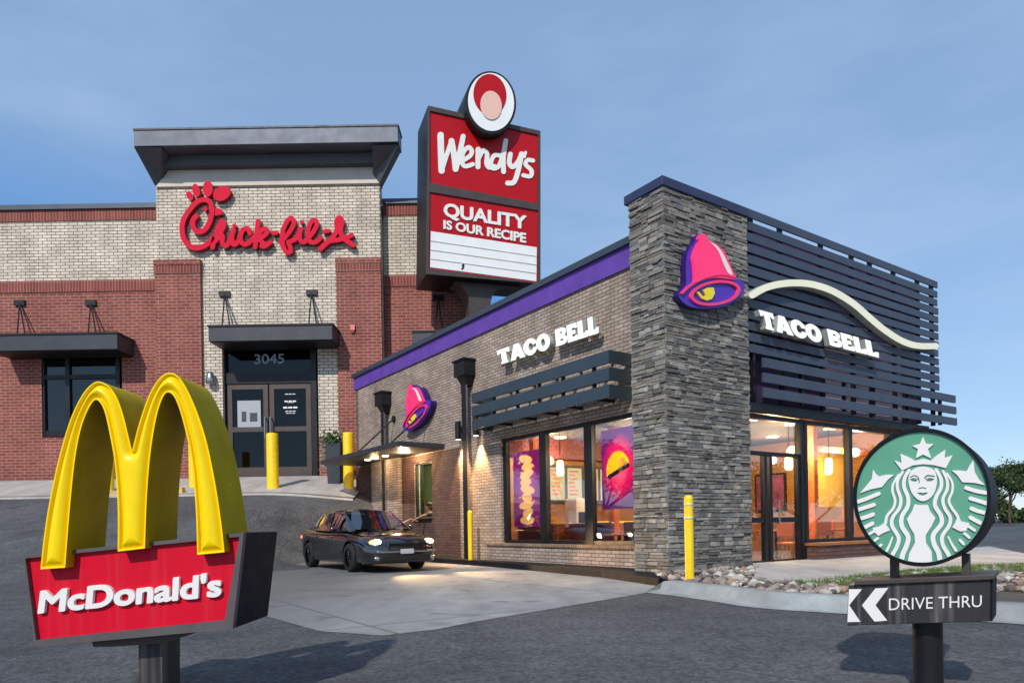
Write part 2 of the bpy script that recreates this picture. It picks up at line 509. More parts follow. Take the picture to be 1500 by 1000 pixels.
M['kitchen'] = mat('kitchen wall', lin((150,158,120)), .5, 0, .1, 3)
M['skin'] = mat('skin', lin((206,150,122)), .55, 0, .05, 20)
M['skin_dark'] = mat('brown skin', lin((128,84,64)), .55, 0, .05, 20)
M['hair'] = mat('dark hair', lin((36,26,22)), .6, 0, .2, 40)
M['shirt_black'] = mat('black shirt', lin((26,24,28)), .85, 0, .2, 20)
M['shirt_blue'] = mat('grey blue shirt', lin((92,104,124)), .85, 0, .2, 20)
M['trouser'] = mat('dark trousers', lin((34,36,44)), .85, 0, .2, 20)
M['planter'] = mat('slate planter', lin((48,54,62)), .6, 0, .12, 5)
M['leaf'] = mat('green leaf', lin((72,98,56)), .6, 0, .3, 3)
M['leaf_pale'] = mat('pale trailing leaf', lin((150,156,146)), .6, 0, .2, 5)
M['bark'] = mat('bark', lin((78,64,52)), .9, 0, .3, 8, .6, 30)
M['curb_black'] = mat('black painted kerb', lin((22,24,29)), .7, 0, .2, 3, .3, 50, spec=.2)
M['yellow_paint'] = mat('yellow kerb paint', lin((218,176,90)), .7, 0, .2, 6)
M['tail'] = emit('tail lamp', (1., .16, .05), 2.2)
M['headlamp'] = emit('headlamp', (1., .8, .45), 40.)
M['headglow'] = emit('headlamp reflector glow', (1., .74, .32), 2.2)
M['pendant'] = emit('pendant glow', (1., .66, .28), 14.)
M['downlight'] = emit('downlight glow', (1., .78, .45), 6.)
M['menu'] = emit('menu board glow', (1., .52, .20), 1.1)
M['menu_pale'] = emit('menu panel glow', (1., .78, .42), 1.0)

def asphalt(name, c1, c2, rough=.85):
    m = bpy.data.materials.new(name); t = NT(m); co = t.coord()
    big = t.noise(co, .23, 5, .65); mid = t.noise(co, 1.6, 5, .6); fine = t.noise(co, 75, 3, .7)
    c = t.mix(t.ramp(big, .36, .64), c1, c2)
    c = t.mix(1., c, t.ramp(mid, .3, .72, (.78,)*3, (1.16,)*3), 'MULTIPLY')
    c = t.mix(1., c, t.ramp(fine, .3, .72, (.62,)*3, (1.4,)*3), 'MULTIPLY')
    ag = t.n('ShaderNodeTexVoronoi'); ag.inputs['Scale'].default_value = 34; t.l(co, ag.inputs['Vector'])
    c = t.mix(1., c, t.ramp(ag.outputs['Color'], .15, .9, (.66,)*3, (1.42,)*3), 'MULTIPLY')
    grit = t.noise(co, 13, 4, .75); c = t.mix(1., c, t.ramp(grit, .34, .68, (.78,)*3, (1.2,)*3), 'MULTIPLY')
    oil = t.noise(co, .95, 2, .4); c = t.mix(t.math('MULTIPLY', t.ramp(oil, .66, .74), .6), c, (.03, .03, .032))
    # sealed cracks
    v = t.n('ShaderNodeTexVoronoi', feature='DISTANCE_TO_EDGE'); v.inputs['Scale'].default_value = .34
    wp = t.n('ShaderNodeVectorMath', operation='ADD'); nz = t.n('ShaderNodeTexNoise'); nz.inputs['Scale'].default_value = .9; t.l(co, nz.inputs[0])
    t.l(co, wp.inputs[0]); t.l(nz.outputs['Color'], wp.inputs[1]); t.l(wp.outputs[0], v.inputs['Vector'])
    c = t.mix(t.ramp(v.outputs['Distance'], .002, .008, (.5,)*3, (0,)*3), c, tuple(x*.6 for x in c1))
    st = t.noise(co, .55, 3, .5)
    c = t.mix(t.ramp(st, .60, .72), c, t.mix(.35, c, (.02, .02, .022)))
    hgt = t.math('ADD', t.math('ADD', fine, grit), t.math('MULTIPLY', ag.outputs['Distance'], 1.4))
    t.out(t.bsdf(c, rough, 0, .35, t.bump(hgt, .45, .012))); return m
M['asphalt'] = asphalt('asphalt', lin((72,73,75)), lin((94,95,97)))
def concrete(name, c, var=.2, dirt=False):
    m = bpy.data.materials.new(name); t = NT(m); co = t.coord()
    a = t.noise(co, .5, 6, .65); b = t.noise(co, 4., 5, .65); f = t.noise(co, 90, 3, .6)
    mp = t.n('ShaderNodeMapping'); t.l(co, mp.inputs[0]); mp.inputs['Rotation'].default_value = (0, 0, R(-34)); mp.inputs['Scale'].default_value = (1.6, .25, 1)
    s = t.noise(mp.outputs[0], 1.2, 4)
    q = t.ramp(a, .3, .7, tuple(x*(1-var) for x in c), tuple(min(1, x*(1+var)) for x in c))
    q = t.mix(1., q, t.ramp(b, .3, .7, (.9,)*3, (1.08,)*3), 'MULTIPLY')
    q = t.mix(1., q, t.ramp(s, .35, .7, (.82,)*3, (1.1,)*3), 'MULTIPLY')
    q = t.mix(1., q, t.ramp(f, .3, .7, (.9,)*3, (1.1,)*3), 'MULTIPLY')
    if dirt:
        # tyre-borne dirt that thickens towards the open left side of the slab, plus oil drips and saw-cut joints
        sx = t.n('ShaderNodeSeparateXYZ'); t.l(co, sx.inputs[0])
        e = t.math('ADD', t.math('MULTIPLY', t.math('ADD', sx.outputs[0], 1.2), -.36), t.math('MULTIPLY', t.math('SUBTRACT', a, .5), 1.6))
        q = t.mix(t.ramp(e, .0, .8), q, lin((104,104,102)))
        o = t.noise(co, 1.7, 2, .4); q = t.mix(t.math('MULTIPLY', t.ramp(o, .63, .72), .45), q, (.05, .05, .05))
        rt = t.n('ShaderNodeMapping'); t.l(co, rt.inputs[0]); rt.inputs['Rotation'].default_value = (0, 0, -math.atan2(u2[1], u2[0])) if 'u2' in globals() else (0, 0, -.6)
        s2 = t.n('ShaderNodeSeparateXYZ'); t.l(rt.outputs[0], s2.inputs[0])
        for ch, per, of in ((1, 3.6, .5), (0, 4.1, 1.3)):
            w_ = t.math('ABSOLUTE', t.math('SUBTRACT', t.math('FRACT', t.math('MULTIPLY', t.math('ADD', s2.outputs[ch], of), 1/per)), .5))
            q = t.mix(t.ramp(w_, .494, .498), q, (.10, .10, .10))
    t.out(t.bsdf(q, .75, 0, .35, t.bump(f, .25, .008))); return m
M['concrete'] = concrete('lane concrete', lin((146,147,147)), dirt=True)
M['sidewalk'] = concrete('walk concrete', lin((178,172,166)), .12)
M['curb'] = concrete('kerb concrete', lin((150,154,154)), .2)
def island_mat(name, cols, rough=.85, bump=.5, bs=22):
    m = bpy.data.materials.new(name); t = NT(m); co = t.coord()
    g = t.n('ShaderNodeNewGeometry'); r = t.n('ShaderNodeValToRGB'); r.color_ramp.interpolation = 'CONSTANT'
    e = r.color_ramp.elements
    while len(e) < len(cols): e.new(.5)
    for i, c in enumerate(cols): e[i].position = i/len(cols); e[i].color = (*lin(c), 1)
    t.l(g.outputs['Random Per Island'], r.inputs[0])
    n = t.noise(co, bs, 5, .65); n2 = t.noise(co, 5, 3)
    c = t.mix(1., r.outputs[0], t.ramp(n, .25, .75, (.72,)*3, (1.2,)*3), 'MULTIPLY')
    c = t.mix(1., c, t.ramp(n2, .3, .7, (.85,)*3, (1.12,)*3), 'MULTIPLY')
    t.out(t.bsdf(c, rough, 0, .3, t.bump(n, bump, .02))); return m
M['ledger'] = island_mat('ledger stone', [(136,132,126),(116,113,108),(152,148,141),(106,104,101),(126,121,114),(142,135,126),(98,95,92),(130,129,125),(162,157,149),(122,114,106),(112,113,112),(136,130,120)])
M['pebbles'] = island_mat('river rock', [(150,140,130),(120,108,98),(176,168,158),(98,88,82),(160,132,112),(196,190,182),(84,78,76),(136,126,122)])
M['grass'] = island_mat('grass blade', [(72,104,40),(92,124,48),(60,88,36),(108,134,58)], .8, 0)
M['foliage'] = island_mat('tree leaves', [(50,68,34),(62,84,40),(40,56,30),(74,94,48),(84,102,56),(34,48,28)], .6, 0)
# ------------------------------------------------------------------ the corner restaurant with stone tower
TH = math.atan(700/1018.)
v2 = (-math.sin(TH), math.cos(TH)); u2 = (math.cos(TH), math.sin(TH))
O3 = ground(980, 848)
T = Frame((O3[0], O3[1]), u2)
rest = T.thing('corner_restaurant', 'tan brick restaurant with stacked stone corner tower, purple roof band and dark slatted front', 'building')
WX = .55                                   # face of the left wall
LW = lambda a, z, d: (WX+d, a, z)          # left wall map
RW = lambda a, z, d: (a, .28+d, z)         # right wall map
WIN = [(1.25, 6.2, .57, 3.24)]; DW = (9.9, 11.1, 1.32, 3.0)
mb = MB(); mb.panel(LW, .86, 15.8, -.3, 6.12, WIN+[DW], .28)
mb.box(WX, 15.55, -.3, 3.6, 15.8, 6.12); mb.box(3.35, 8.5, -.3, 3.6, 15.54, 6.12); mb.box(3.61, 8.3, -.3, 10., 8.5, 6.12)
mb.box(9.75, .57, -.3, 10., 8.29, 6.12)
mb.build('brick_wall', M['tan_brick'], rest)
# brick sill below the big windows, projecting a little
sl = MB(); sl.box(WX-.09, .87, -.3, WX-.002, 6.78, .50); sl.build('brick_apron', M['tan_brick'], rest)
so = MB(); so.box(WX-.13, .87, .50, WX+.05, 6.82, .57); so.build('window_sill', brick_mat('sill brick', lin((168,140,116)), lin((140,114,96)), lin((92,78,68)), .078, .25, .009), rest)
wd = MB(); wd.box(WX-.035, 14.12, -.3, WX-.002, 15.82, 3.24); wd.build('brown_wainscot', M['brown_brick'], rest)
wd = MB(); wd.box(WX-.035, 8.28, -.3, WX-.002, 9.88, 3.24)
wd.box(WX-.035, 9.88, -.3, WX-.002, 11.12, 1.30); wd.box(WX-.035, 11.12, -.3, WX-.002, 11.94, 3.24); wd.box(WX-.035, 9.88, 3.02, WX-.002, 11.12, 3.24)
wd.build('brown_wainscot', M['brown_brick'], rest)
pl = MB(); pl.box(WX-.17, 11.96, -.3, WX-.003, 14.10, 3.50); pl.build('brick_pier', M['tan_brick'], rest)
pb = MB(); pb.box(WX-.05, .87, 6.12, WX+.35, 15.86, 6.56); pb.box(WX+.36, 15.45, 6.12, 3.66, 15.86, 6.56); pb.build('purple_band', M['purple'], rest)
cp = MB(); cp.box(WX-.12, .87, 6.56, WX+.42, 15.93, 6.70); cp.box(WX+.43, 15.42, 6.56, 3.72, 15.93, 6.70); cp.build('roof_coping', M['coping'], rest)
rf = MB(); rf.box(WX+.30, .9, 6.0, 9.72, 8.28, 6.1); rf.box(WX+.30, 8.52, 6.0, 3.34, 15.5, 6.1); rf.build('flat_roof', M['dark_metal'], rest)
# stone tower: a core with individually laid ledger stones
TX, TY, TZ = 2.36, .84, 7.03
st = MB(); st.box(.035, .035, -.3, TX-.03, TY, TZ)
def stones(a0, a1, mp):
    z = -.12
    while z < TZ:
        h = random.choice((.035, .042, .05, .058, .066, .078, .095)); 
        if z+h > TZ: h = TZ-z
        if h < .02: break
        a = a0-random.uniform(0, .02)
        while a < a1:
            w = random.uniform(.08, .34)*(1.15 if h < .07 else .8)
            e = a+w
            if a1-e < .12: e = a1+random.uniform(0, .012)
            d = random.choice((0, .006, .012, .02, .03)); g = .003
            j = [random.uniform(-.006, .006) for _ in range(8)]
            P = [(a+g, z+g+j[0]), (e-g, z+g+j[1]), (e-g, z+h-g+j[2]), (a+g, z+h-g+j[3])]
            c = ((P[0][0]+P[1][0])/2, z+h/2)
            Q = [(c[0]+(p[0]-c[0])*.97+j[4]*.5, c[1]+(p[1]-c[1])*.9) for p in P]
            vs = [mp(p[0], p[1], -.04) for p in P]+[mp(q[0], q[1], d+j[4+i]) for i, q in enumerate(Q)]
            st.add(vs, [(4,5,6,7),(0,1,5,4),(1,2,6,5),(2,3,7,6),(3,0,4,7)])
            a = e
        z += h
stones(0, TX, lambda a, z, d: (a, -d, z))
stones(0, TY, lambda a, z, d: (-d, a, z))
stones(0, TY+.3, lambda a, z, d: (TX+d, a, z))
st.build('stone_tower', M['ledger'], rest)
cp = MB(); cp.box(-.045, -.045, TZ, TX+.05, TY+.1, TZ+.17); cp.build('tower_cap', mat('tower cap metal', lin((58,62,92)), .45, .3, .1, 2), rest, bevel=.012)

# slatted screen over the front
s1 = MB(); z = 7.20
NS = 13; P1 = .222
for i in range(NS):
    zt = 7.22-i*P1+(.035 if i == 0 else 0); s1.box(2.45, .04, zt-.166, 10.42+random.uniform(-.03, .03), .075, zt)
s1.build('upper_slats', M['slat_metal'], rest)
s2 = MB()
for i in range(3):
    zt = 4.28-i*.30; s2.box(2.72, -.10, zt-.19, 11.02+i*.03, -.045, zt)
s2.build('lower_slats', M['slat_metal'], rest)
sp = MB()
for x in (2.62, 3.6, 5.1, 6.35, 7.15, 8.25, 9.45, 10.2): sp.box(x, .078, 3.45, x+.07, .17, 7.17)
for x in (4.1, 5.75, 7.0, 8.6, 10.3): sp.box(x, -.042, 3.46, x+.06, .035, 4.27)
sp.build('slat_post', M['black_metal'], rest)
fp = MB(); fp.box(2.46, .40, 3.26, 5.6, .5, 7.05); fp.box(9.2, .40, 3.26, 9.99, .5, 7.05); fp.box(5.602, .40, 5.9, 9.198, .5, 7.05); fp.build('purple_panel', M['purple_dark'], rest)
fp = MB(); fp.box(5.6, .41, 3.26, 9.2, .5, 5.898); fp.build('lilac_panel', M['lilac'], rest)
hd = MB(); hd.box(2.46, .12, 3.24, 10.0, .40, 3.42); hd.build('window_header', M['black_metal'], rest)
# front glazing: door bay, then two window bays over a low brick wall
fb = MB(); fb.box(4.62, -.02, -.3, 10.0, .26, .46); fb.build('low_brick_wall', M['brown_brick'], rest)
fs = MB(); fs.box(4.58, -.06, .462, 10.03, .30, .52); fs.build('front_sill', M['wood'], rest)
fr = MB(); gl = MB()
def bars(xs, z0, z1, y=.30, w=.05):
    for x in xs: fr.box(x-w, y-.06, z0, x+w, y+.08, z1)
bars([2.50, 4.50, 4.66], -.1, 3.22); bars([6.45, 8.3, 9.92], .52, 3.22, w=.07)
fr.box(2.551, .25, 3.12, 4.449, .37, 3.22); fr.box(4.711, .25, 3.12, 9.85, .37, 3.22); fr.box(4.711, .25, .521, 9.85, .37, .60)
fr.build('window_frame', M['black_metal'], rest)
gl = MB(); gl.box(4.72, .315, .6, 9.84, .322, 3.12); gl.box(2.56, .315, 2.46, 4.44, .322, 3.12)
gl.build('window_glass', M['glass'], rest)
dr = MB()
for x in (2.56, 3.18, 3.36, 4.36): dr.box(x, .26, .0, x+.09, .36, 2.38)
dr.box(2.56, .265, 2.38, 4.45, .355, 2.46)
for a, b in ((2.651, 3.179), (3.451, 4.359)):
    dr.box(a, .27, .02, b, .35, .20); dr.box(a, .27, .98, b, .35, 1.09)
dr = dr.build('front_door', M['black_metal'], rest)
dg = MB(); dg.box(2.65, .305, .2, 3.18, .312, 2.38); dg.box(3.45, .305, .2, 4.36, .312, 2.38); dg.build('door_glass', M['glass'], dr)
dh = MB(); dh.tube([(3.56, .18, .95), (3.56, .18, 1.45)], .018); dh.tube([(3.56, .18, .97), (3.56, .27, .97)], .014); dh.tube([(3.56, .18, 1.43), (3.56, .27, 1.43)], .014); dh.build('door_handle', M['steel'], dr)

# drive-thru side glazing
fr = MB()
for y, w in ((1.29, .05), (2.88, .13), (4.52, .13), (6.13, .07)):
    fr.box(WX+.08, y-w, .572, WX+.2, y+w, 3.235)
for a, b in ((1.345, 2.745), (3.015, 4.385), (4.655, 6.055)):
    fr.box(WX+.09, a, .573, WX+.19, b, .65); fr.box(WX+.09, a, 3.15, WX+.19, b, 3.234)
fr.build('window_frame', M['black_metal'], rest)
gl = MB(); gl.box(WX+.135, 1.34, .65, WX+.142, 6.06, 3.15); gl.build('window_glass', M['glass'], rest)
# slatted canopy over it
cy0, cy1 = 1.40, 6.56
cs = MB()
for i in range(3):
    zt = 4.40-i*.335
    cs.box(-.07, cy0, zt-.25, -.01, cy1, zt); cs.box(-.009, cy0, zt-.25, WX-.01, cy0+.05, zt); cs.box(-.009, cy1-.05, zt-.25, WX-.01, cy1, zt)
can = cs.build('slat_canopy', M['canopy_metal'], rest)
for y in (1.9, 2.9, 3.75, 4.6, 5.6):
    cb = MB(); cb.box(-.008, y, 3.49, .05, y+.07, 4.39); cb.box(.051, y, 3.5, WX-.01, y+.05, 3.56); cb.box(.051, y, 4.3, WX-.01, y+.05, 4.36)
    cb.build('bracket', M['black_metal'], can)
lp = MB(); 
for y in (1.8, 3.2, 4.6, 6.0): lp.box(.15, y-.04, 3.40, .3, y+.04, 3.44)
# drive-thru window
fr = MB(); y0, y1, z0, z1 = DW
for y in (y0+.03, y1-.03, .55*(y0+y1)-.8): fr.box(WX+.03, y-.03, z0, WX+.12, y+.03, z1)
fr.box(WX+.03, y0+.061, z0, WX+.12, y1-.061, z0+.06); fr.box(WX+.03, y0+.061, z1-.06, WX+.12, y1-.061, z1)
dwn = fr.build('service_window', M['black_metal'], rest)
sh = MB(); sh.box(WX-.16, y0-.03, z0-.05, WX+.02, y1+.03, z0-.008); sh.build('sill', M['steel'], dwn)
# flat canopy over the service window
yN = 9.12; pN = T.px(582, 649, yN); zc = pN[1]; xo = pN[0]
cs = MB(); cs.box(xo, yN, zc-.08, WX-.005, 15.4, zc+.07); dc = cs.build('flat_canopy', M['dark_metal'], rest, bevel=.01)
for y in (10.15, 12.6):
    rd = MB(); rd.cyl((xo+.25, y, zc+.1), (WX-.03, y-.1, zc+1.25), .025); rd.cyl((WX-.06, y-.1, zc+1.25), (WX-.002, y-.1, zc+1.25), .11); rd.build('hanger_rod', M['black_metal'], dc)
for y in (10.3, 11.6, 13.0):
    d = MB(); d.cyl((.5*(xo+WX), y, zc-.105), (.5*(xo+WX), y, zc-.081), .10); d.build('downlight', M['downlight'], dc)
# downspouts with collector boxes
for y, zt in ((7.62, 5.48), (12.98, 5.5)):
    d = MB(); d.box(WX-.36, y-.28, zt-.40, WX-.003, y+.28, zt); d.box(WX-.40, y-.32, zt, WX-.003, y+.32, zt+.05)
    d.add([(WX-.30,y-.22,zt-.401),(WX-.3,y+.22,zt-.401),(WX-.003,y+.22,zt-.401),(WX-.003,y-.22,zt-.401),(WX-.2,y-.13,zt-.65),(WX-.2,y+.13,zt-.65),(WX-.003,y+.13,zt-.65),(WX-.003,y-.13,zt-.65)],
          [(0,1,5,4),(1,2,6,5),(3,0,4,7),(2,3,7,6)])
    d.box(WX-.22, y-.12, .05, WX-.19-.0, y+.12, zt-.6); d.box(WX-.189, y-.12, .05, WX-.18, y+.12, zt-.6)
    d = d.build('downspout', M['black_metal'], rest)
    b = MB()
    b.box(WX-.225, y-.13, .0, WX-.18, y-.12, zt-.65); b.build('downspout_seam', M['steel'], d)
# black painted base kerb along the wall
kb = MB(); kb.slab([(-1.16,-.85),(-.15,-.85),(-.15,.86),(WX-.14,.86),(WX-.14,15.8),(WX-.55,15.8),(-.05,6),(-.55,1.2)], -.1, .13)
struct(kb.build('kerb', M['curb_black']))
bpy.data.objects['kerb'].location = (T.o[0], T.o[1], 0); bpy.data.objects['kerb'].rotation_euler = (0, 0, math.atan2(u2[1], u2[0]))
# wall lights either side of the downspout
for y in (7.12, 8.06):
    d = MB(); d.cyl((WX-.16, y, 3.42), (WX-.16, y, 3.92), .085, n=14); d.box(WX-.09, y-.04, 3.62, WX-.002, y+.04, 3.74); d = d.build('wall_light', M['black_metal'], rest)
    e = MB(); e.cyl((WX-.16, y, 3.414), (WX-.16, y, 3.419), .065, n=14); e.build('bulb', M['downlight'], d)

# ------------------------------------------------------------------ interior: things seen through the glass
ir = MB()
ir.box(WX+.3, .42, -.02, 9.74, 8.28, .03); ir.build('floor', M['floor_tile'], rest)
ir = MB(); ir.box(WX+.29, .52, 3.42, 9.74, 8.28, 3.5); ir.box(WX+.29, 8.52, 3.2, 3.34, 15.5, 3.28); ir.build('ceiling', M['ceiling'], rest)
ir = MB(); ir.box(WX+.29, 7.1, .03, 9.74, 7.2, 3.42); ir.box(9.68, .52, .03, 9.745, 7.09, 3.42)
ir.build('inner_wall', M['warm_wall'], rest)
ir = MB(); ir.box(.9, 7.04, .03, 9.6, 7.098, 1.1); ir.box(9.62, .6, .03, 9.678, 7.0, 1.05); ir.build('wood_wainscot', M['wood'], rest)
ir = MB(); ir.box(.9, 6.6, 2.86, 9.6, 7.05, 3.41); ir.build('dark_bulkhead', M['maroon'], rest)
for y in (4.1, 5.6):
    ir = MB(); ir.box(9.62, y, 1.3, 9.675, y+1.1, 2.5); fo = ir.build('wall_picture', M['black_metal'], rest)
    ir = MB(); ir.box(9.605, y+.06, 1.36, 9.619, y+1.04, 2.44); ir.build('picture_print', mat('picture print', lin((120,60,90)), .6, 0, .5, 3), fo)
ir = MB(); ir.box(2.3, 8.52, 0, 2.4, 15.5, 3.2); ir.box(WX+.29, 8.52, 0, 2.29, 8.6, 3.2); ir.box(WX+.29, 15.4, 0, 2.29, 15.5, 3.2); ir.build('kitchen_wall', M['kitchen'], rest)
for x, y in ((2.6, 4.2), (5.2, 5.0), (6.8, 1.4), (1.6, 6.2)):
    ir = MB(); ir.box(x, y, .03, x+.18, y+.18, 3.42); ir.build('orange_post', M['orange'], rest)
ir = MB(); ir.box(6.99, 1.43, 2.75, 9.67, 1.55, 2.9); ir.build('orange_beam', M['orange'], rest)
for x, y in ((2.2,2.0),(3.6,4.6),(2.6,6.3),(4.6,1.6),(6.2,1.6),(5.6,3.6),(7.9,1.6),(8.0,3.4)):
    d = MB(); d.cyl((x, y, 3.39), (x, y, 3.419), .17, n=16); d.build('ceiling_light', M['downlight'], rest)
IN = T
def inside(name, label, cat, x, y, z=.03, group=None):
    return T.sub(x, y, z).thing(name, label, cat, group)
def pendant(x, y, label, z=2.25):
    t = inside('pendant_lamp', label, 'lamp', x, y, z, 'pendant lamps inside the corner restaurant')
    d = MB(); d.lathe([(.03,.34),(.07,.32),(.085,.2),(.085,.02),(.06,-.03),(.001,-.04)], n=14); d.build('glass_shade', M['pendant'], t)
    d = MB(); d.cyl((0,0,.34),(0,0,3.415-z), .012, n=6); d.cyl((0,0,3.38-z),(0,0,3.417-z), .06, n=10); d.build('cord', M['black_metal'], t)
    return t
def chair(x, y, rz, label, m='orange'):
    t = inside('dining_chair', label, 'chair', x, y, .03, 'chairs inside the corner restaurant'); t.rotation_euler.z += rz
    d = MB(); d.box(-.22,-.22,.43,.22,.22,.47); d.build('seat', M[m], t, bevel=.01)
    d = MB(); d.box(-.22,.18,.62,.22,.22,.98); d.build('backrest', M[m], t, bevel=.01)
    for sx in (-1,1):
        for sy in (-1,1):
            d = MB(); d.cyl((sx*.19,sy*.19,0),(sx*.17,sy*.17,.43 if sy < 0 else .7), .014, n=6); d.build('leg', M['steel'], t)
def table(x, y, label, m='wood'):
    t = inside('dining_table', label, 'table', x, y, .03, 'tables inside the corner restaurant')
    d = MB(); d.box(-.4,-.35,.72,.4,.35,.76); d.build('tabletop', M[m], t, bevel=.008)
    d = MB(); d.cyl((0,0,.02),(0,0,.72), .04, n=10); d.cyl((0,0,0),(0,0,.03), .25, n=14); d.build('pedestal', M['black_metal'], t)
def booth(x, y, rz, w, label):
    t = inside('booth_bench', label, 'bench', x, y, .03, 'booth benches behind the side windows'); t.rotation_euler.z += rz
    d = MB(); d.box(-w/2,-.25,.3,w/2,.3,.47); d.build('seat', M['maroon'], t, bevel=.03)
    d = MB(); d.box(-w/2,.2,.47,w/2,.34,1.02); d.build('backrest', M['maroon'], t, bevel=.03)
    d = MB(); d.box(-w/2+.03,-.2,0,w/2-.03,.32,.3); d.build('base', M['wood'], t)
pendant(1.30, 4.70, 'lit glass pendant lamp left of the dark mullion in the middle side window')
pendant(1.10, 1.55, 'lit glass pendant lamp behind the side window nearest the stone tower')
pendant(3.05, 1.3, 'lit glass pendant lamp behind the left leaf of the front door', 1.95)
pendant(4.25, 1.9, 'larger looking lit pendant lamp behind the right leaf of the front door')
pendant(4.75, 2.6, 'small lit pendant lamp set back behind the right leaf of the front door', 2.0)
pendant(5.45, 1.2, 'lit pendant lamp at the left edge of the front dining window')
pendant(7.3, 1.3, 'lit pendant lamp before the yellow wall panel in the front dining window')
pendant(7.95, 1.7, 'rightmost lit pendant lamp, by the round green sign, in the front dining window')
chair(5.9, 1.5, R(200), 'orange cafe chair with its back to the front window, left of the yellow panel')
chair(6.6, 1.2, R(160), 'orange cafe chair below the middle of the yellow panel')
chair(5.4, 1.15, R(90), 'orange cafe chair beside the front door frame')
chair(7.6, 1.7, R(250), 'orange cafe chair below the right end of the yellow panel')
table(6.2, 2.1, 'wood topped cafe table behind the two orange chairs in the front window')
table(7.2, 1.3, 'wood topped cafe table near the round green sign in the front window', 'orange')
booth(1.45, 5.55, R(90), 1.5, 'maroon booth bench under the purple poster in the farthest side window')
booth(1.7, 3.75, R(90), 1.5, 'maroon booth bench behind the middle side window')
booth(1.9, 2.2, R(90), 1.2, 'maroon booth bench behind the side window nearest the stone tower')
table(1.25, 2.6, 'wood topped table against the side window nearest the stone tower')
t = inside('partition_panel', 'orange half height partition behind the front door glass', 'partition', 3.3, 1.6)
d = MB(); d.box(-.95,-.04,0,.75,.04,1.02); d.build('panel_board', M['orange'], t); d = MB(); d.box(-.98,-.06,1.021,.78,.06,1.08); d.build('cap_rail', M['wood'], t)
t = inside('wall_panel', 'large plain yellow panel standing inside the front dining window', 'wall panel', 8.85, 2.3, 1.38)
d = MB(); d.box(-.8,-.03,0,.8,.03,1.5); d.build('panel_face', M['yellow_panel'], t); d = MB(); d.box(-.86,-.02,-1.35,-.801,.02,1.7); d.box(.801,-.02,-1.35,.815,.02,1.7); d.build('panel_post', M['orange'], t)
# menu boards over the counter
t = inside('menu_board', 'row of lit menu panels over the counter seen through the middle side window', 'menu board', 3.9, 6.9, 1.72)
d = MB(); d.box(-1.9,-.02,-.06,1.9,.12,1.0); d.build('board_frame', M['black_metal'], t)
for i in range(6):
    x = -1.86+i*.63; d = MB(); d.box(x,-.035,0,x+.52,-.021,.92); p = d.build('menu_panel', M['menu_pale' if i % 3 else 'menu'], t)
    d = MB()
    for k in range(7):
        w = random.uniform(.2,.4); d.box(x+.05,-.04,.8-k*.11,x+.05+w,-.036,.845-k*.11)
    d.build('menu_picture', mat('menu food print', lin((170,96,40)), .6, 0, .3, 20), p)
t = inside('serving_counter', 'wood serving counter under the lit menu panels', 'counter', 3.9, 5.9)
d = MB(); d.box(-2.2,-.25,0,2.0,.25,1.0); d.build('counter_front', M['wood'], t); d = MB(); d.box(-2.25,-.3,1.001,2.05,.3,1.06); d.build('countertop', M['yellow_panel'], t)
t = inside('drink_fountain', 'pale drinks machine standing under the menu panels', 'drink machine', 2.35, 5.2)
d = MB(); d.box(-.35,-.25,0,.35,.25,.9); d.build('cabinet', M['wood'], t)
d = MB(); d.box(-.33,-.22,.901,.33,.22,1.65); d.build('dispenser_body', M['sign_white'], t, bevel=.02)
d = MB(); d.box(-.25,-.24,1.0,.25,-.221,1.3); d.build('drip_bay', M['black_metal'], t)
# window posters (flat prints hung just inside the glass)
def burst_mat(name, inner, mid, outer):
    m = bpy.data.materials.new(name); t = NT(m); co = t.coord()
    ln = t.n('ShaderNodeVectorMath', operation='LENGTH'); mp = t.n('ShaderNodeMapping'); t.l(co, mp.inputs[0]); mp.inputs['Scale'].default_value = (1.1, 1, .8)
    t.l(mp.outputs[0], ln.inputs[0])
    nz = t.noise(co, 7, 4, .7); d = t.math('ADD', ln.outputs['Value'], t.math('MULTIPLY', t.math('SUBTRACT', nz, .5), .38))
    r = t.n('ShaderNodeValToRGB'); e = r.color_ramp.elements; e.new(.5)
    for i, (p, c) in enumerate(((.08, inner), (.34, mid), (.60, outer))): e[i].position = p; e[i].color = (*c, 1)
    t.l(d, r.inputs[0]); tl = t.n('ShaderNodeBsdfTranslucent'); t.l(r.outputs[0], tl.inputs[0]); mx = t.n('ShaderNodeMixShader'); mx.inputs[0].default_value = .5
    t.l(t.bsdf(r.outputs[0], .5), mx.inputs[1]); t.l(tl.outputs[0], mx.inputs[2]); t.out(mx.outputs[0]); return m
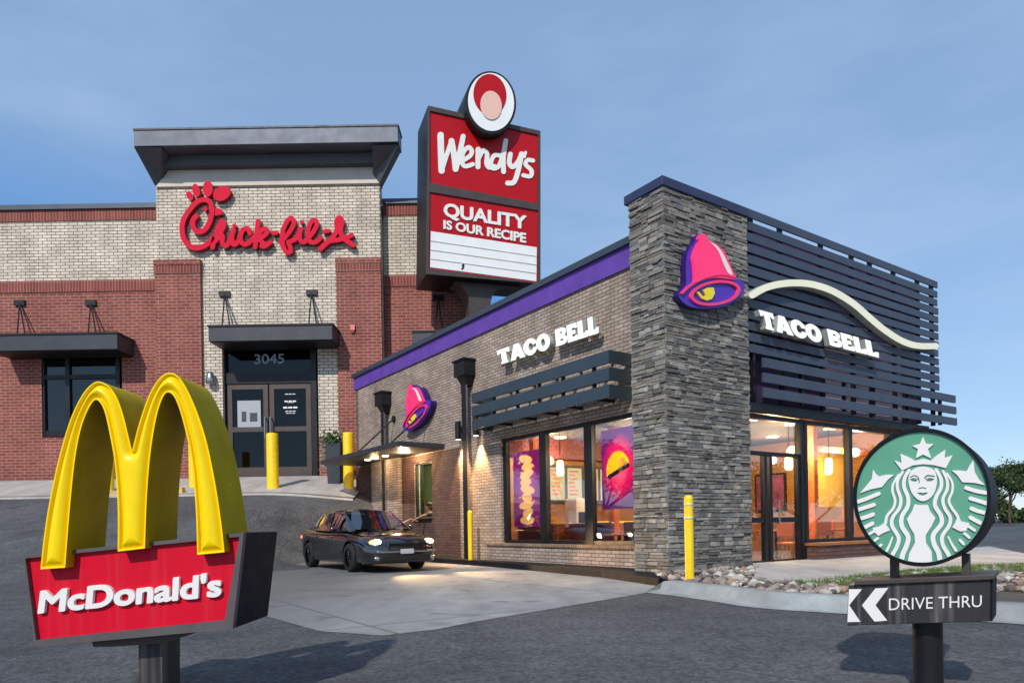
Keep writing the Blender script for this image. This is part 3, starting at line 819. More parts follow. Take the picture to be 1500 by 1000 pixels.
def poster(y0, y1, z0, z1, label, art):
    yc, zc = (y0+y1)/2, (z0+z1)/2
    f = T.sub(WX+.24, yc, zc, (-v2[0], -v2[1]))
    t = f.thing('window_poster', label, 'poster', 'posters in the side windows'); w, h = (y1-y0)/2, (z1-z0)/2
    mp = lambda X, Y: (X, Y); rect = poly([(-w,-h),(w,-h),(w,h),(-w,h)]); pbx = (-w-.03,-h-.03,w+.03,h+.03)
    if art == 'taco':
        PS = ('poster_sheet', burst_mat('pink burst print', lin((255,110,180)), lin((224,16,120)), lin((96,24,130))))
        sh = inter(ell(-.02, -.05, .36, .42), poly([(-.6,-.22),(.6,.12),(.6,.9),(-.6,.9)]))
        plate(minus(rect, sh), pbx, .012, mp, 0, .006, *PS, t)
        plate(sh, (-.5,-.5,.5,.6), .012, mp, -.006, 0, 'taco_shell', print_mat('taco shell print', lin((246,206,40))), t)
        plate(stroke([(-.30,-.16),(.28,.05)], .045), (-.5,-.4,.5,.4), .012, mp, -.010, -.002, 'shadow_stripe', mat('dark print', lin((70,16,50)), .6, 0, .1, 9), t)
        plate(union(*[ell(.12+.06*math.cos(k*1.7), .08+.1*math.sin(k*2.3), .08, .06, k*40) for k in range(5)]), (-.2,-.2,.4,.4), .012, mp, -.012, -.002, 'taco_filling', print_mat('filling print', lin((250,226,200))), t)
    else:
        PS = ('poster_sheet', burst_mat('violet print', lin((170,60,190)), lin((150,40,170)), lin((120,28,140))))
        fs = []
        for k in range(9):
            fs.append(ell(.04*math.sin(k*2.1), -.78+k*.19, .26+.04*math.cos(k*3), .105, 12*math.sin(k*1.3)))
        for k in range(12):
            fs.append(ell(.3*math.sin(k*2.7), -.7+k*.125, .03, .03))
        plate(minus(rect, union(*fs)), pbx, .012, mp, 0, .006, *PS, t)
        plate(union(*fs), (-.4,-1.1,.4,1.05), .014, mp, -.006, 0, 'snack_print', print_mat('snack print', lin((250,214,150))), t)
def print_mat(name, c):
    m = mat(name, c, .6, 0, .3, 12); t = NT.__new__(NT); t.t = m.node_tree; o = [n for n in t.t.nodes if n.type == 'OUTPUT_MATERIAL'][0]; src = o.inputs[0].links[0].from_socket
    tl = t.n('ShaderNodeBsdfTranslucent'); tl.inputs[0].default_value = (*c, 1); mx = t.n('ShaderNodeMixShader'); mx.inputs[0].default_value = .5
    t.l(src, mx.inputs[1]); t.l(tl.outputs[0], mx.inputs[2]); t.l(mx.outputs[0], o.inputs[0]); return m
poster(4.82, 5.98, .98, 2.86, 'purple window poster showing a tall stack of golden snacks', 'snack')
poster(1.55, 2.62, 1.32, 3.02, 'purple and pink window poster showing a yellow taco on a burst', 'taco')

# ------------------------------------------------------------------ wall signs of the corner restaurant
POLY = dict(
 T=[(0,1),(.02,.70),(.10,.70),(.14,.78),(.24,.78),(.24,.12),(.17,.10),(.17,0),(.60,0),(.60,.10),(.53,.12),(.53,.78),(.63,.78),(.67,.70),(.76,.70),(.76,1)],
 E=[(0,0),(.62,0),(.64,.28),(.52,.28),(.48,.22),(.28,.22),(.28,.40),(.5,.40),(.5,.60),(.28,.60),(.28,.78),(.46,.78),(.50,.72),(.62,.72),(.6,1),(0,1)],
 L=[(0,0),(.60,0),(.64,.32),(.5,.32),(.46,.23),(.29,.23),(.29,1),(0,1)])
def glyph(ch, x0):
    S = lambda pts: [(x0+p[0], p[1]) for p in pts]
    if ch in POLY: return poly(S(POLY[ch]))
    if ch == 'A': return minus(poly(S([(0,0),(.30,1),(.60,1),(.92,0),(.60,0),(.555,.17),(.34,.17),(.29,0)])), poly(S([(.385,.36),(.51,.36),(.45,.72)])))
    if ch == 'O': return minus(ell(x0+.43,.5,.43,.52), ell(x0+.43,.5,.15,.29))
    if ch == 'C': return minus(ell(x0+.43,.5,.43,.52), ell(x0+.46,.5,.17,.29), poly(S([(.5,.40),(1,.34),(1,.66),(.5,.60)])))
    if ch == 'B':
        a = union(poly(S([(0,0),(.45,0),(.45,1),(0,1)])), ell(x0+.42,.27,.28,.27), ell(x0+.40,.75,.26,.25))
        return minus(a, stroke([(x0+.31,.29),(x0+.42,.29)], .075), stroke([(x0+.31,.73),(x0+.40,.73)], .065))
WORD = []; xx = 0
for ch in 'TACO BELL':
    if ch == ' ': xx += .36; continue
    WORD.append((ch, xx)); xx += dict(T=.80, A=.90, C=.84, O=.92, B=.76, E=.70, L=.68)[ch]
WORDW = xx-.04
def word_sign(fr, quad, dep, label):
    t = fr.thing('wall_lettering', label, 'sign', 'white word signs on the corner restaurant')
    q = [np.array(p, float) for p in quad]
    def mp(X, Y):
        s = X/WORDW; tt = Y
        P = np.outer((1-s)*(1-tt), q[0])+np.outer(s*(1-tt), q[1])+np.outer(s*tt, q[2])+np.outer((1-s)*tt, q[3])
        return fr.pxs(P[:,0], P[:,1], -dep)
    for ch, x0 in WORD:
        plate((lambda g_: (lambda X, Y: g_(X, Y)+.022))(glyph(ch, x0)), (x0-.08,-.1,x0+1.02,1.1), .022, mp, -dep, 0, 'letter', M['lit_white'], t, sidemat=M['letter_side'])
    return t
lf = T.sub(WX, 3.9, 4.95, (-v2[0], -v2[1]))
f = lf.sub(0, -.13)
word_sign(Frame(f.o, f.d, 4.85), [(731,534),(877,487),(875,461),(728,514)], .10, 'white raised word sign on the tan brick drive-thru side wall')
f = T.sub(5.4, -.06, 5.0)
word_sign(Frame(f.o, f.d, 5.0), [(1118,480),(1288,523.5),(1284,502),(1112,454)], .12, 'white raised word sign under the cream wave on dark slats')
# cream wave on the slats
f = T.sub(6.6, .03, 5.6); t = Frame(f.o, f.d, 5.6).thing('wave_sign', 'long cream wavy band sign mounted across the dark slats', 'sign')
fw = Frame(f.o, f.d, 5.6)
Wz = [(65,388),(120,358),(180,342),(250,336),(320,342),(390,362),(450,392),(510,432),(570,485),(630,535),(690,575),(740,598),(790,608),(856,608)]
plate(stroke(Wz, (15,13)), (40,300,870,640), 2.0, zmap(fw, 2.9424, 1080, 300, -.16), -.16, -.0, 'wave_band', M['lit_cream'], t, sidemat=M['letter_side'])
# bell emblem, built once and copied for the drive-thru wall
ZB = 7.692
f = T.sub(1.3, -.05, 4.9); fbz = T.px(1040, 452, -.05)[1]
fB = Frame(T.w(1.2, -.05)[:2], u2, fbz)
bell = fB.thing('bell_sign', 'large pink and violet bell emblem on the grey stone tower', 'sign', 'bell emblems on the corner restaurant')
mz = zmap(fB, ZB, 985, 335, -.14)
OUT = [(300,62),(345,46),(385,88),(412,140),(480,160),(565,230),(625,330),(680,450),(715,545),(790,575),(832,630),(815,720),(730,800),(600,870),(430,895),(280,885),(170,845),(92,760),(98,715),(170,620),(172,500),(176,350),(195,250),(250,170),(280,110)]
PINK = [(298,78),(345,54),(378,95),(402,142),(470,168),(556,240),(614,340),(668,470),(705,552),(560,522),(400,548),(300,590),(243,612),(246,560),(238,430),(225,330),(242,250),(275,180),(300,140),(285,112)]
bx = (60,20,860,920)
plate(poly(OUT, True, 5), bx, 7, mz, -.10, .13, 'bell_back', M['bell_purple'], bell, sidemat=M['bell_dark'])
plate(poly(PINK, True, 5), bx, 6, mz, -.16, -.098, 'bell_body', M['lit_pink'], bell)
plate(stroke([(112,722),(200,640),(320,575),(470,540),(600,548),(700,560)], (12,16)), bx, 5, mz, -.145, -.098, 'bell_lip', M['bell_pink'], bell)
plate(minus(ell(487,722,285,140,-9), ell(487,722,250,108,-9)), bx, 5, mz, -.14, -.098, 'bell_ring', M['bell_pink'], bell)
plate(poly([(345,690),(400,662),(468,660),(482,725),(450,790),(392,806),(330,782),(278,715),(300,704),(350,765),(385,745)], False), bx, 4, mz, -.135, -.098, 'bell_clapper', M['bell_yellow'], bell)
plate(poly([(412,163),(470,185),(540,260),(600,370),(664,520),(612,497),(562,390),(512,270),(455,195)], True, 4), bx, 5, mz, -.168, -.158, 'bell_highlight', M['white_letter'], bell)
b2 = copy_tree(bell); b2['label'] = 'smaller bell emblem on the brick wall above the drive-thru window'
bc = T.w(WX-.12, 10.42)
b2.location = (bc[0], bc[1], 4.12); b2.rotation_euler = (0, 0, math.atan2(-v2[1], -v2[0]))
# ------------------------------------------------------------------ terrain
def sst(a, b, x):
    t = min(1, max(0, (x-a)/(b-a))); return t*t*(3-2*t)
CB = 28.5                                   # front of the cream and red brick building
def hill(X, Y):
    lx, ly = T.loc(X, Y)
    y0 = 17.3-3.6*sst(-4.6, -9.0, X) if X < -4.6 else 17.3
    y0 = 17.3-3.6*sst(4.6, 9.0, -X)
    r = max(0., Y-y0)
    r = (r*r/1.6*.5 if r < 1.6 else r-.8)*(3.13/(28.5-y0-.8))
    r = min(r, 3.13)
    f = max(sst(3.3, 4.7, -lx), sst(12.6, 14.2, ly)*(1-sst(5, 9, lx)))
    return r*f
xs = list(np.arange(-70, -16, 3.))+list(np.arange(-16, 8, .4))+list(np.arange(8, 40, 3.))+[40, 60, 100, 200, 500]
xs = [-600, -200]+xs
ys = [-60, -20, -5, 0]+list(np.arange(1, 12, 1.))+list(np.arange(12, 32, .3))+list(np.arange(32, 60, 4.))+[80, 140, 300, 700]
def sheet(xs, ys, fz):
    mb = MB(); n = len(ys)
    mb.v = [(float(x), float(y), fz(x, y)) for x in xs for y in ys]
    mb.f = [(i*n+j, (i+1)*n+j, (i+1)*n+j+1, i*n+j+1) for i in range(len(xs)-1) for j in range(n-1)]
    mb.sm = [True]*len(mb.f); return mb
struct(sheet(xs, ys, hill).build('asphalt_ground', M['asphalt'], normals=False))
# pale concrete drive-thru lane
lane = [ground(*p, .004) for p in ((967,864),(900,875.5),(820,889),(700,909),(640,921),(560,930),(470,924),(390,902),(340,872),(370,848))]
far = [T.w(-1.0, 14.8, .004), T.w(.5, 14.8, .004), T.w(.5, 5, .004), T.w(-.6, -.3, .004)]
for k in range(len(far)): far[k] = (far[k][0], far[k][1], .004)
l1 = T.w(-3.1, 11.5); lane.append((l1[0], l1[1], .004))
mb = MB(); mb.add(lane+far, [tuple(range(len(lane)+len(far)))]); struct(mb.build('drive_lane', M['concrete'], normals=False))
# expansion joints in the lane are shallow dark saw cuts
# kerb that sweeps round the planted corner
cout = cr([ground(*p) [:2] for p in ((966,866),(990,868.5),(1016,871.5),(1070,879),(1130,887.5),(1223,893.5),(1330,900),(1480,908),(1700,920))]+[(8.6, 6.3), (14, 8.6), (22, 13.5)], 5)
def offs(path, d):
    o = []
    for i, p in enumerate(path):
        a = path[max(0, i-1)]; b = path[min(len(path)-1, i+1)]
        tx, ty = b[0]-a[0], b[1]-a[1]; L = math.hypot(tx, ty); o.append((p[0]-ty/L*d, p[1]+tx/L*d))
    return o
prof = [(-.28, .006), (.0, .02), (.05, .12), (.09, .15), (.30, .155), (.33, .10)]
rows = [[(p[0], p[1], z) for p in offs(cout, d)] for d, z in prof]
mb = MB(); n = len(cout)
for r in rows: mb.v += r
mb.f = [(k*n+i, k*n+i+1, (k+1)*n+i+1, (k+1)*n+i) for k in range(len(rows)-1) for i in range(n-1)]; mb.sm = [True]*len(mb.f)
e = len(mb.v); mb.add([r[0] for r in rows], [tuple(range(len(rows)))])
o = mb.build('corner_kerb', M['curb'], normals=False); struct(o)
# soil of the planted corner
inner = offs(cout, .31)
T2 = lambda x, y: T.w(x, y)[:2]
bed = [(p[0], p[1], .11) for p in inner]+[(*T2(19, -4.0), .11), (*T2(16, .2), .11), (*T2(-.1, .2), .11), (*T2(-.6, -.3), .11)]
mb = MB(); mb.add(bed, [tuple(range(len(bed)))]); struct(mb.build('soil', mat('soil', lin((84,74,64)), .95, 0, .25, 4, .5, 40), normals=False))
# concrete walk to the front door
wk = [ground(*p, .16) for p in ((1104,847),(1180,851),(1300,838),(1420,828),(1560,822))]
wk = [(p[0], p[1], .16) for p in wk]+[(*T2(14, .3), .16), (*T2(2.44, .3), .16), (*T2(2.44, -.06), .16)]
mb = MB(); m_ = len(wk); mb.v = wk+[(p[0], p[1], .05) for p in wk]
mb.f = [tuple(range(m_))]+[(i, (i+1) % m_, (i+1) % m_+m_, i+m_) for i in range(m_)]; mb.sm = [False]*len(mb.f)
struct(mb.build('front_walk', M['sidewalk']))
def inpoly(x, y, P):
    c = False
    for i in range(len(P)):
        a, b = P[i], P[(i+1) % len(P)]
        if (a[1] > y) != (b[1] > y) and x < (b[0]-a[0])*(y-a[1])/(b[1]-a[1])+a[0]: c = not c
    return c
# river rock in the bed
wk2 = [(p[0], p[1]) for p in wk]
bm = bmesh.new(); bmesh.ops.create_icosphere(bm, subdivisions=1, radius=1.); iv = [v.co.copy() for v in bm.verts]; ifc = [[v.index for v in f.verts] for f in bm.faces]; bm.free()
rk = MB(); cnt = 0
bedp = [(p[0], p[1]) for p in bed]
while cnt < 1500:
    q = random.random()
    x = random.uniform(2.0, 9.5); y = random.uniform(8.2, 13.2)
    if not inpoly(x, y, bedp) or inpoly(x, y, wk2): continue
    lx, ly = T.loc(x, y)
    if -.02 < lx < TX+.05 and ly > -.06: continue
    s = random.uniform(.035, .085)*(1.15 if random.random() < .12 else 1)
    R0 = Matrix.Rotation(random.uniform(0, 6.3), 3, 'Z') @ Matrix.Rotation(random.uniform(-.5, .5), 3, 'X')
    sx, sy, sz = s*random.uniform(.8, 1.5), s*random.uniform(.7, 1.1), s*random.uniform(.45, .8)
    vs = []
    for c in iv:
        k = random.uniform(.82, 1.15); p = R0 @ Vector((c.x*sx*k, c.y*sy*k, c.z*sz*k)); vs.append((x+p.x, y+p.y, .12+sz*.35+p.z))
    rk.add(vs, ifc, random.random() < .6); cnt += 1
struct(rk.build('river_rock', M['pebbles'], normals=False), 'stuff')
# grass strip between walk and rocks
gp = [ground(*p, .15)[:2] for p in ((1108,850),(1180,851),(1300,839),(1420,829),(1500,826),(1500,838),(1330,850),(1240,856),(1160,856))]
gr = MB(); cnt = 0
gx0, gx1 = min(p[0] for p in gp), max(p[0] for p in gp); gy0, gy1 = min(p[1] for p in gp), max(p[1] for p in gp)
while cnt < 9000:
    x = random.uniform(gx0, gx1); y = random.uniform(gy0, gy1); 
    if x < 3.85 or not inpoly(x, y, gp) or inpoly(x, y, wk2): cnt += .05; continue
    a = random.uniform(0, 6.3); h = random.uniform(.05, .11); dx, dy = math.cos(a)*.007, math.sin(a)*.007; lx, ly = random.uniform(-.03,.03), random.uniform(-.03,.03)
    gr.add([(x-dx,y-dy,.11),(x+dx,y+dy,.11),(x+lx,y+ly,.12+h)], [(0,1,2)]); cnt += 1
struct(gr.build('grass', M['grass'], normals=False), 'stuff')
# pavement in front of the brick building, following the slope
sx = list(np.arange(-34, -5.45, .4)); 
def walk_top(X, Y): return hill(X, Y)+.07
for nm, y0, y1, fz in (('brick_building_walk', 24.55, 28.6, walk_top),):
    syy = list(np.arange(y0, y1, .3))+[y1]
    mb = sheet(sx, syy, fz); n = len(syy); k0 = len(mb.v)
    mb.v += [(float(x), y0-.03, hill(x, y0)-.1) for x in sx]
    for i in range(len(sx)-1): mb.f.append((i*n, (i+1)*n, k0+i+1, k0+i)); mb.sm.append(False)
    struct(mb.build('pavement', M['sidewalk'], normals=False))

# ------------------------------------------------------------------ yellow posts
def bollard(X, Y, z, h, r, label, band=False, bent=0, group='yellow bollards'):
    f = Frame((X, Y), (1, 0), z); t = f.thing('bollard', label, 'bollard', group)
    d = MB(); d.lathe([(r*1.02,-.15),(r*1.02,.02),(r,.05),(r,h-.06),(r*.93,h-.02),(r*.6,h),(.001,h+.004)], n=20); d.build('sleeve', M['bollard'], t)
    d = MB(); d.lathe([(r*1.18,-.1),(r*1.18,.012),(r*1.03,.02)], n=20); d.build('base_collar', M['sidewalk'], t)
    if band:
        for zb in (h-.14, h-.34):
            d = MB(); d.lathe([(r+.001,zb-.02),(r+.004,zb-.018),(r+.004,zb+.018),(r+.001,zb+.02)], n=20); d.build('reflective_band', M['band'], t)
    return t
def px_bollard(px, ytop, ybot, wpx, label, z=None, Y=None, **k):
    if Y is None: g = ground(px, ybot, z); 
    else: g = at(px, ybot, Y)
    s = g[1]/F
    return bollard(g[0], g[1], g[2], (ybot-ytop)*s, wpx/2*s, label, **k)
px_bollard(1010.5, 725, 851, 13, 'yellow bollard with pale bands beside the stone tower', z=.12, band=True)
q_ = T.w(.10, 7.02); bollard(q_[0], q_[1], .0, 1.42, .062, 'thin yellow bollard against the tan brick wall by the black downspout')
px_bollard(400, 634, 717, 17, 'yellow bollard standing in front of the glass double door', Y=25.6)
px_bollard(511, 633, 717, 15, 'yellow bollard beside the dark planter at the corner of the other building', Y=25.6)
px_bollard(160, 652, 729, 14, 'yellow bollard seen through the left arch of the yellow sign', Y=25.6)
px_bollard(284, 640, 716, 13, 'yellow bollard half hidden by the right arch of the yellow sign', Y=26.2)
g = at(152, 737, 24.6); f = Frame((g[0], g[1]), (1, 0), hill(g[0], g[1])); 
mb = MB(); mb.box(-.1, -.05, .0, .62, .25, .14); tag(mb.build('wheel_stop', M['yellow_paint']), 'pale yellow wheel stop on the pavement seen through the left arch', 'wheel stop')
o = bpy.data.objects['wheel_stop']; o.location = (f.o[0], f.o[1], f.z0)
g = at(262, 731, 24.9); mb = MB(); mb.box(0, -.05, 0, .14, .2, .26); o = tag(mb.build('kerb_marker', M['yellow_paint']), 'small pale yellow kerb marker seen through the right arch', 'marker'); o.location = (g[0], g[1], hill(g[0], g[1]))
# ------------------------------------------------------------------ cream and red brick building
fC = Frame((at(391, 700, CB)[0], CB), (1, 0), at(391, 700, CB)[2])
cb = fC.thing('brick_building', 'cream and red brick building with a tall cream entrance bay and dark flared cornice', 'building')
def C(px, py, y=0.): return fC.px(px, py, y)
def cbox(mb, p0, p1, y0, y1, yp=None):
    """box whose front face (at local y0) spans the two pixel corners"""
    a = C(p0[0], p0[1], y0); b = C(p1[0], p1[1], y0)
    return mb.box(a[0], y0, b[1], b[0], y1, a[1])
XL = C(-120, 400, .6)[0]; XR = C(696, 400, .6)[0]; Zb = -1.6
x0, zt = C(228, 268); x1 = C(556, 268)[0]
door = (C(325, 507)[0], C(465, 507)[0]); zd = C(395, 507)[1]
# entrance bay
mp = lambda a, z, d: (a, d, z)
mb = MB(); mb.panel(mp, x0, x1, Zb, zt, [(door[0], door[1], Zb+.001, zd)], .5)
mb.build('cream_brick_bay', M['cream_brick'], cb)
# lower walls either side, set back
zc = C(150, 323, .6)[1]; zr = C(150, 410, .6)[1]; zcop = C(150, 307, .6)[1]; ztop = C(150, 300, .6)[1]
zsl = C(150, 427, .6)[1]
win = (C(60, 517, .6)[0], C(178, 517, .6)[0], C(100, 640, .6)[1], C(100, 517, .6)[1])
for (a, b, holes) in ((XL, x0-.002, [win]), (x1+.002, XR, [])):
    mp6 = lambda A, z, d: (A, .6+d, z)
    MB().panel(mp6, a, b, zr, zc, [], .3).build('cream_brick_wall', M['cream_brick'], cb)
    MB().panel(mp6, a, b, Zb, zsl, holes, .3).build('red_brick_wall', M['red_brick'], cb)
    d = MB(); d.box(a, .56, zsl, b, .9, zr); d.build('red_soldier_course', M['red_soldier'], cb)
    d = MB(); d.box(a, .56, zc, b, .9, zcop); d.build('red_soldier_course', M['red_soldier'], cb)
    d = MB(); d.box(a, .47, zcop, b, .95, ztop); d.build('roof_coping', M['coping'], cb)
d = MB(); d.box(XL, 8.0, Zb, XR, 8.3, ztop-.3); d.box(XR-.3, .91, Zb, XR, 7.99, ztop-.12); d.build('rear_wall', M['red_brick'], cb)
d = MB(); d.box(XL, .91, ztop-.7, XR-.31, 7.99, ztop-.6); d.build('flat_roof', M['dark_metal'], cb)
# red brick piers of the bay
for pa, pb_, top in ((226, 293, 381), (492, 557, 378)):
    a = C(pa, top, -.14); b = C(pb_, top, -.14); zs = C(pa, top+20, -.14)[1]; zq = C(pa, top+8, -.14)[1]
    d = MB(); d.box(a[0], -.14, Zb, b[0], -.003, zs); d.build('red_brick_pier', M['red_brick'], cb)
    d = MB(); d.box(a[0]-.01, -.17, zs, b[0]+.01, -.003, zq); d.build('red_soldier_course', M['red_soldier'], cb)
    d = MB(); d.box(a[0]-.02, -.19, zq, b[0]+.02, -.003, a[1]); d.build('pier_cap', M['red_brick'], cb)
# red brick base beside the door
for a, b in ((295, 324), (467, 491)):
    d = MB(); cbox(d, (a, 640), (b, 720), -.05, -.003); d.build('red_brick_base', M['red_brick'], cb)
# stucco frieze and ledge
d = MB(); cbox(d, (236, 243), (546, 262.2), -.05, .4); d.build('stucco_frieze', M['stucco'], cb)
d = MB(); cbox(d, (228, 262), (557, 268), -.10, .4); d.build('stucco_ledge', M['stucco'], cb)
# flared cornice
yo = -1.15
fa = C(196, 190, yo); fb_ = C(583, 186, yo); fl = C(196, 214.5, yo)[1]; ztf = (fa[1]+fb_[1])/2; 
fax = fa[0]; fbx = fb_[0]
# the eave tilts with nothing: level top, level bottom
d = MB(); d.box(fax, yo, fl, fbx, -.3, ztf); d.build('cornice_fascia', M['gun_metal'], cb, bevel=.02)
d = MB(); d.box(fax-.03, yo-.03, ztf, fbx+.03, -.25, ztf+.07); d.build('cornice_cap', M['dark_metal'], cb)
d = MB(); a = C(236, 222, -.5); b = C(546, 243, -.02)
d.box(C(236,240,-.42)[0], -.42, C(236, 243, -.42)[1], C(546, 240, -.42)[0], .3, fl-.004); d.build('soffit_band', M['grey_soffit'], cb)
for pts in (((196,214.5),(236,216),(236,262),(227,272)), ((583,212),(545,213),(547,256),(556,268))):
    P = []
    for k, p in enumerate(pts):
        y = yo+.02 if k < 2 else -.13
        q = C(p[0], p[1], y); P.append((q[0], y, min(q[1], fl-.004)))
    d = MB(); Q = [(p[0], p[1]+.6 if k < 2 else .35, p[2]) for k, p in enumerate(P)]
    d.add(P+Q, [(0,1,2,3),(7,6,5,4),(0,4,5,1),(1,5,6,2),(2,6,7,3),(3,7,4,0)]); d.build('flared_soffit', M['grey_soffit'], cb)
# awnings with hanger rods
def awning(p0, p1, p2, dep, hang, ynear=0., lab='awning'):
    """p0 top left, p1 bottom right of the front face in pixels"""
    yf = ynear-dep; a = C(*p0, yf); b = C(*p1, yf)
    d = MB(); d.box(a[0], yf, b[1], b[0], ynear-.003, a[1]); aw = d.build('awning', M['dark_metal'], cb, bevel=.015)
    d = MB(); d.box(a[0]-.04, yf-.04, a[1]-.02, b[0]+.04, ynear-.004, a[1]+.05); d.build('awning_lip', M['black_metal'], aw)
    d = MB(); d.box(a[0]+.08, yf+.08, b[1]-.03, b[0]-.08, ynear-.01, b[1]-.002); d.build('soffit_panel', M['plastic'], aw)
    for hx, hy in hang:
        q = C(hx, hy, ynear); d = MB(); d.box(q[0]-.22, ynear-.1, q[1]-.11, q[0]+.22, ynear-.003, q[1]+.11)
        for s in (-5, 7): d.tube([(q[0], ynear-.06, q[1]), (C(hx+s, p0[1]-2, yf+.35)[0], yf+.35, a[1]+.05)], .03, 6)
        d.build('hanger_rod', M['black_metal'], aw)
    return aw
awning((305, 478), (487, 497), None, 1.25, ((330, 431), (457, 429)), 0.)
awning((-20, 491), (172, 511), None, 1.25, ((134, 444), (30, 444)), .6)
awning((604, 486), (760, 506), None, 1.25, ((642, 437),), .6)
# glass double door with transom
dfr = MB(); yd = .3
X = lambda px: C(px, 600, yd)[0]
Z = lambda py: C(395, py, yd)[1]
zbase = Z(703)
for px, w in ((329, 4), (461, 4)): dfr.box(X(px-w), yd-.1, zbase-.6, X(px+w), yd+.12, Z(505))
dfr.box(X(333.1), yd-.1, Z(513), X(456.9), yd+.12, Z(505)); dfr.box(X(333.1), yd-.09, Z(562), X(456.9), yd+.1, Z(546))
dfr.build('door_frame', M['black_metal'], cb)
tg = MB(); tg.box(X(333), yd+.02, Z(546), X(457), yd+.03, Z(513)); tg.build('transom_glass', M['dark_glass'], cb)
letters(fC, '3045', [(373,533),(416,532),(416,518),(373,519)], yd+.012, yd+.006, yd+.018, mat('frosted numeral', lin((150,164,184)), .6, 0, .03, 3), cb, 'street_number', .01)
for a, b in ((334, 393.5), (395.5, 456)):
    d = MB()
    d.box(X(a), yd-.05, zbase-.1, X(a+7), yd+.05, Z(563)); d.box(X(b-7), yd-.05, zbase-.1, X(b), yd+.05, Z(563))
    d.box(X(a+7.05), yd-.05, zbase-.1, X(b-7.05), yd+.05, Z(684)); d.box(X(a+7.05), yd-.05, Z(632), X(b-7.05), yd+.05, Z(625)); d.box(X(a+7.05), yd-.05, Z(570), X(b-7.05), yd+.05, Z(563))
    dd = d.build('glass_door', M['brown_frame'], cb)
    g = MB(); g.box(X(a+7), yd, Z(684), X(b-7), yd+.01, Z(570)); g.build('door_pane', M['dark_glass'], dd)
    hx = b-3 if a < 350 else a+3
    g = MB(); g.tube([(X(hx), yd-.06, Z(613)), (X(hx), yd-.25, Z(613)), (X(hx), yd-.25, Z(641)), (X(hx), yd-.06, Z(641))], .035, 8); g.build('pull_handle', M['steel'], dd)
    if a > 350:
        g = MB()
        for k, (yy, hw, th) in enumerate(((577,8,1.0),(587,9,2.0),(589.5,5,.7),(596,11,2.4),(602,8,1.1),(605,7,.9))):
            for s in range(3):
                u0 = 426-hw+s*hw*2/3.; g.box(X(u0), yd-.008, Z(yy+th), X(u0+hw*2/3.*.82), yd-.003, Z(yy))
        g.build('opening_notice', M['sign_white'], dd)
    else:
        g = MB(); g.box(X(348), yd-.012, Z(625), X(382), yd-.004, Z(586)); ps = g.build('paper_notice', M['paper'], dd)
        g = MB(); g.box(X(354), yd-.016, Z(617), X(361), yd-.013, Z(602)); g.box(X(366), yd-.016, Z(617), X(377), yd-.013, Z(604)); g.build('printed_picture', mat('grey print', lin((72,70,80)), .7, 0, .2, 12), ps)
# dim vestibule behind the doors
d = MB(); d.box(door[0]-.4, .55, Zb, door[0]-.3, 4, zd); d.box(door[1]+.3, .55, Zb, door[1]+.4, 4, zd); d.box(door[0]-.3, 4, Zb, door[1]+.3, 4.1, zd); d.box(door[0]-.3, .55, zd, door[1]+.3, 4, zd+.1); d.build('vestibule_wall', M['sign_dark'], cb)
# left window
d = MB(); yw = .75; XX = lambda px: C(px, 540, yw)[0]; ZZ = lambda py: C(120, py, yw)[1]
for px in (64, 100.5, 174): d.box(XX(px-3), yw-.1, ZZ(639), XX(px+3), yw+.1, ZZ(512))
for a, b in ((67.1, 97.4), (103.6, 170.9)):
    d.box(XX(a), yw-.08, ZZ(555), XX(b), yw+.08, ZZ(549)); d.box(XX(a), yw-.08, ZZ(639), XX(b), yw+.08, ZZ(630))
d.build('window_frame', M['black_metal'], cb)
d = MB(); d.box(XX(64), yw, ZZ(636), XX(174), yw+.01, ZZ(514)); d.build('window_glass', glass_mat('grey green glass', (.16, .22, .24), .7, 1.5, .05), cb)
d = MB(); d.box(XX(55), 1.4, ZZ(645), XX(190), 1.5, ZZ(505)); d.build('inner_wall', mat('dim room wall', lin((92,108,112)), .8, 0, .2, 1), cb)
# downspout between bay and right wall, wall lamp, fire strobe
d = MB(); a = C(558.5, 390, .5); d.box(a[0]-.1, .42, Zb, a[0]+.07, .55, C(558, 300, .5)[1]); d.box(a[0]-.1, .3, C(558,320,.5)[1], a[0]+.12, .55, C(558,305,.5)[1]); d.build('downspout', M['black_metal'], cb)
q = C(309, 552, -.15); d = MB(); d.lathe([(.001,.22),(.1,.2),(.15,.05),(.2,-.2),(.16,-.28),(.001,-.3)], q[0], -.2, q[1], 14); d.box(q[0]-.06, -.2, q[1]-.1, q[0]+.06, -.003, q[1]+.1); d.build('wall_lamp', M['steel'], cb)
q = C(517, 480, -.16); d = MB(); d.box(q[0]-.09, -.24, q[1]-.11, q[0]+.09, -.142, q[1]+.11); d.build('fire_strobe', mat('pale red strobe', lin((226,120,116)), .4, 0, .05, 5), cb)
d = MB(); d.box(q[0]-.06, -.22, q[1]-.22, q[0]+.06, -.142, q[1]-.13); d.build('strobe_base', M['red_return'], cb)

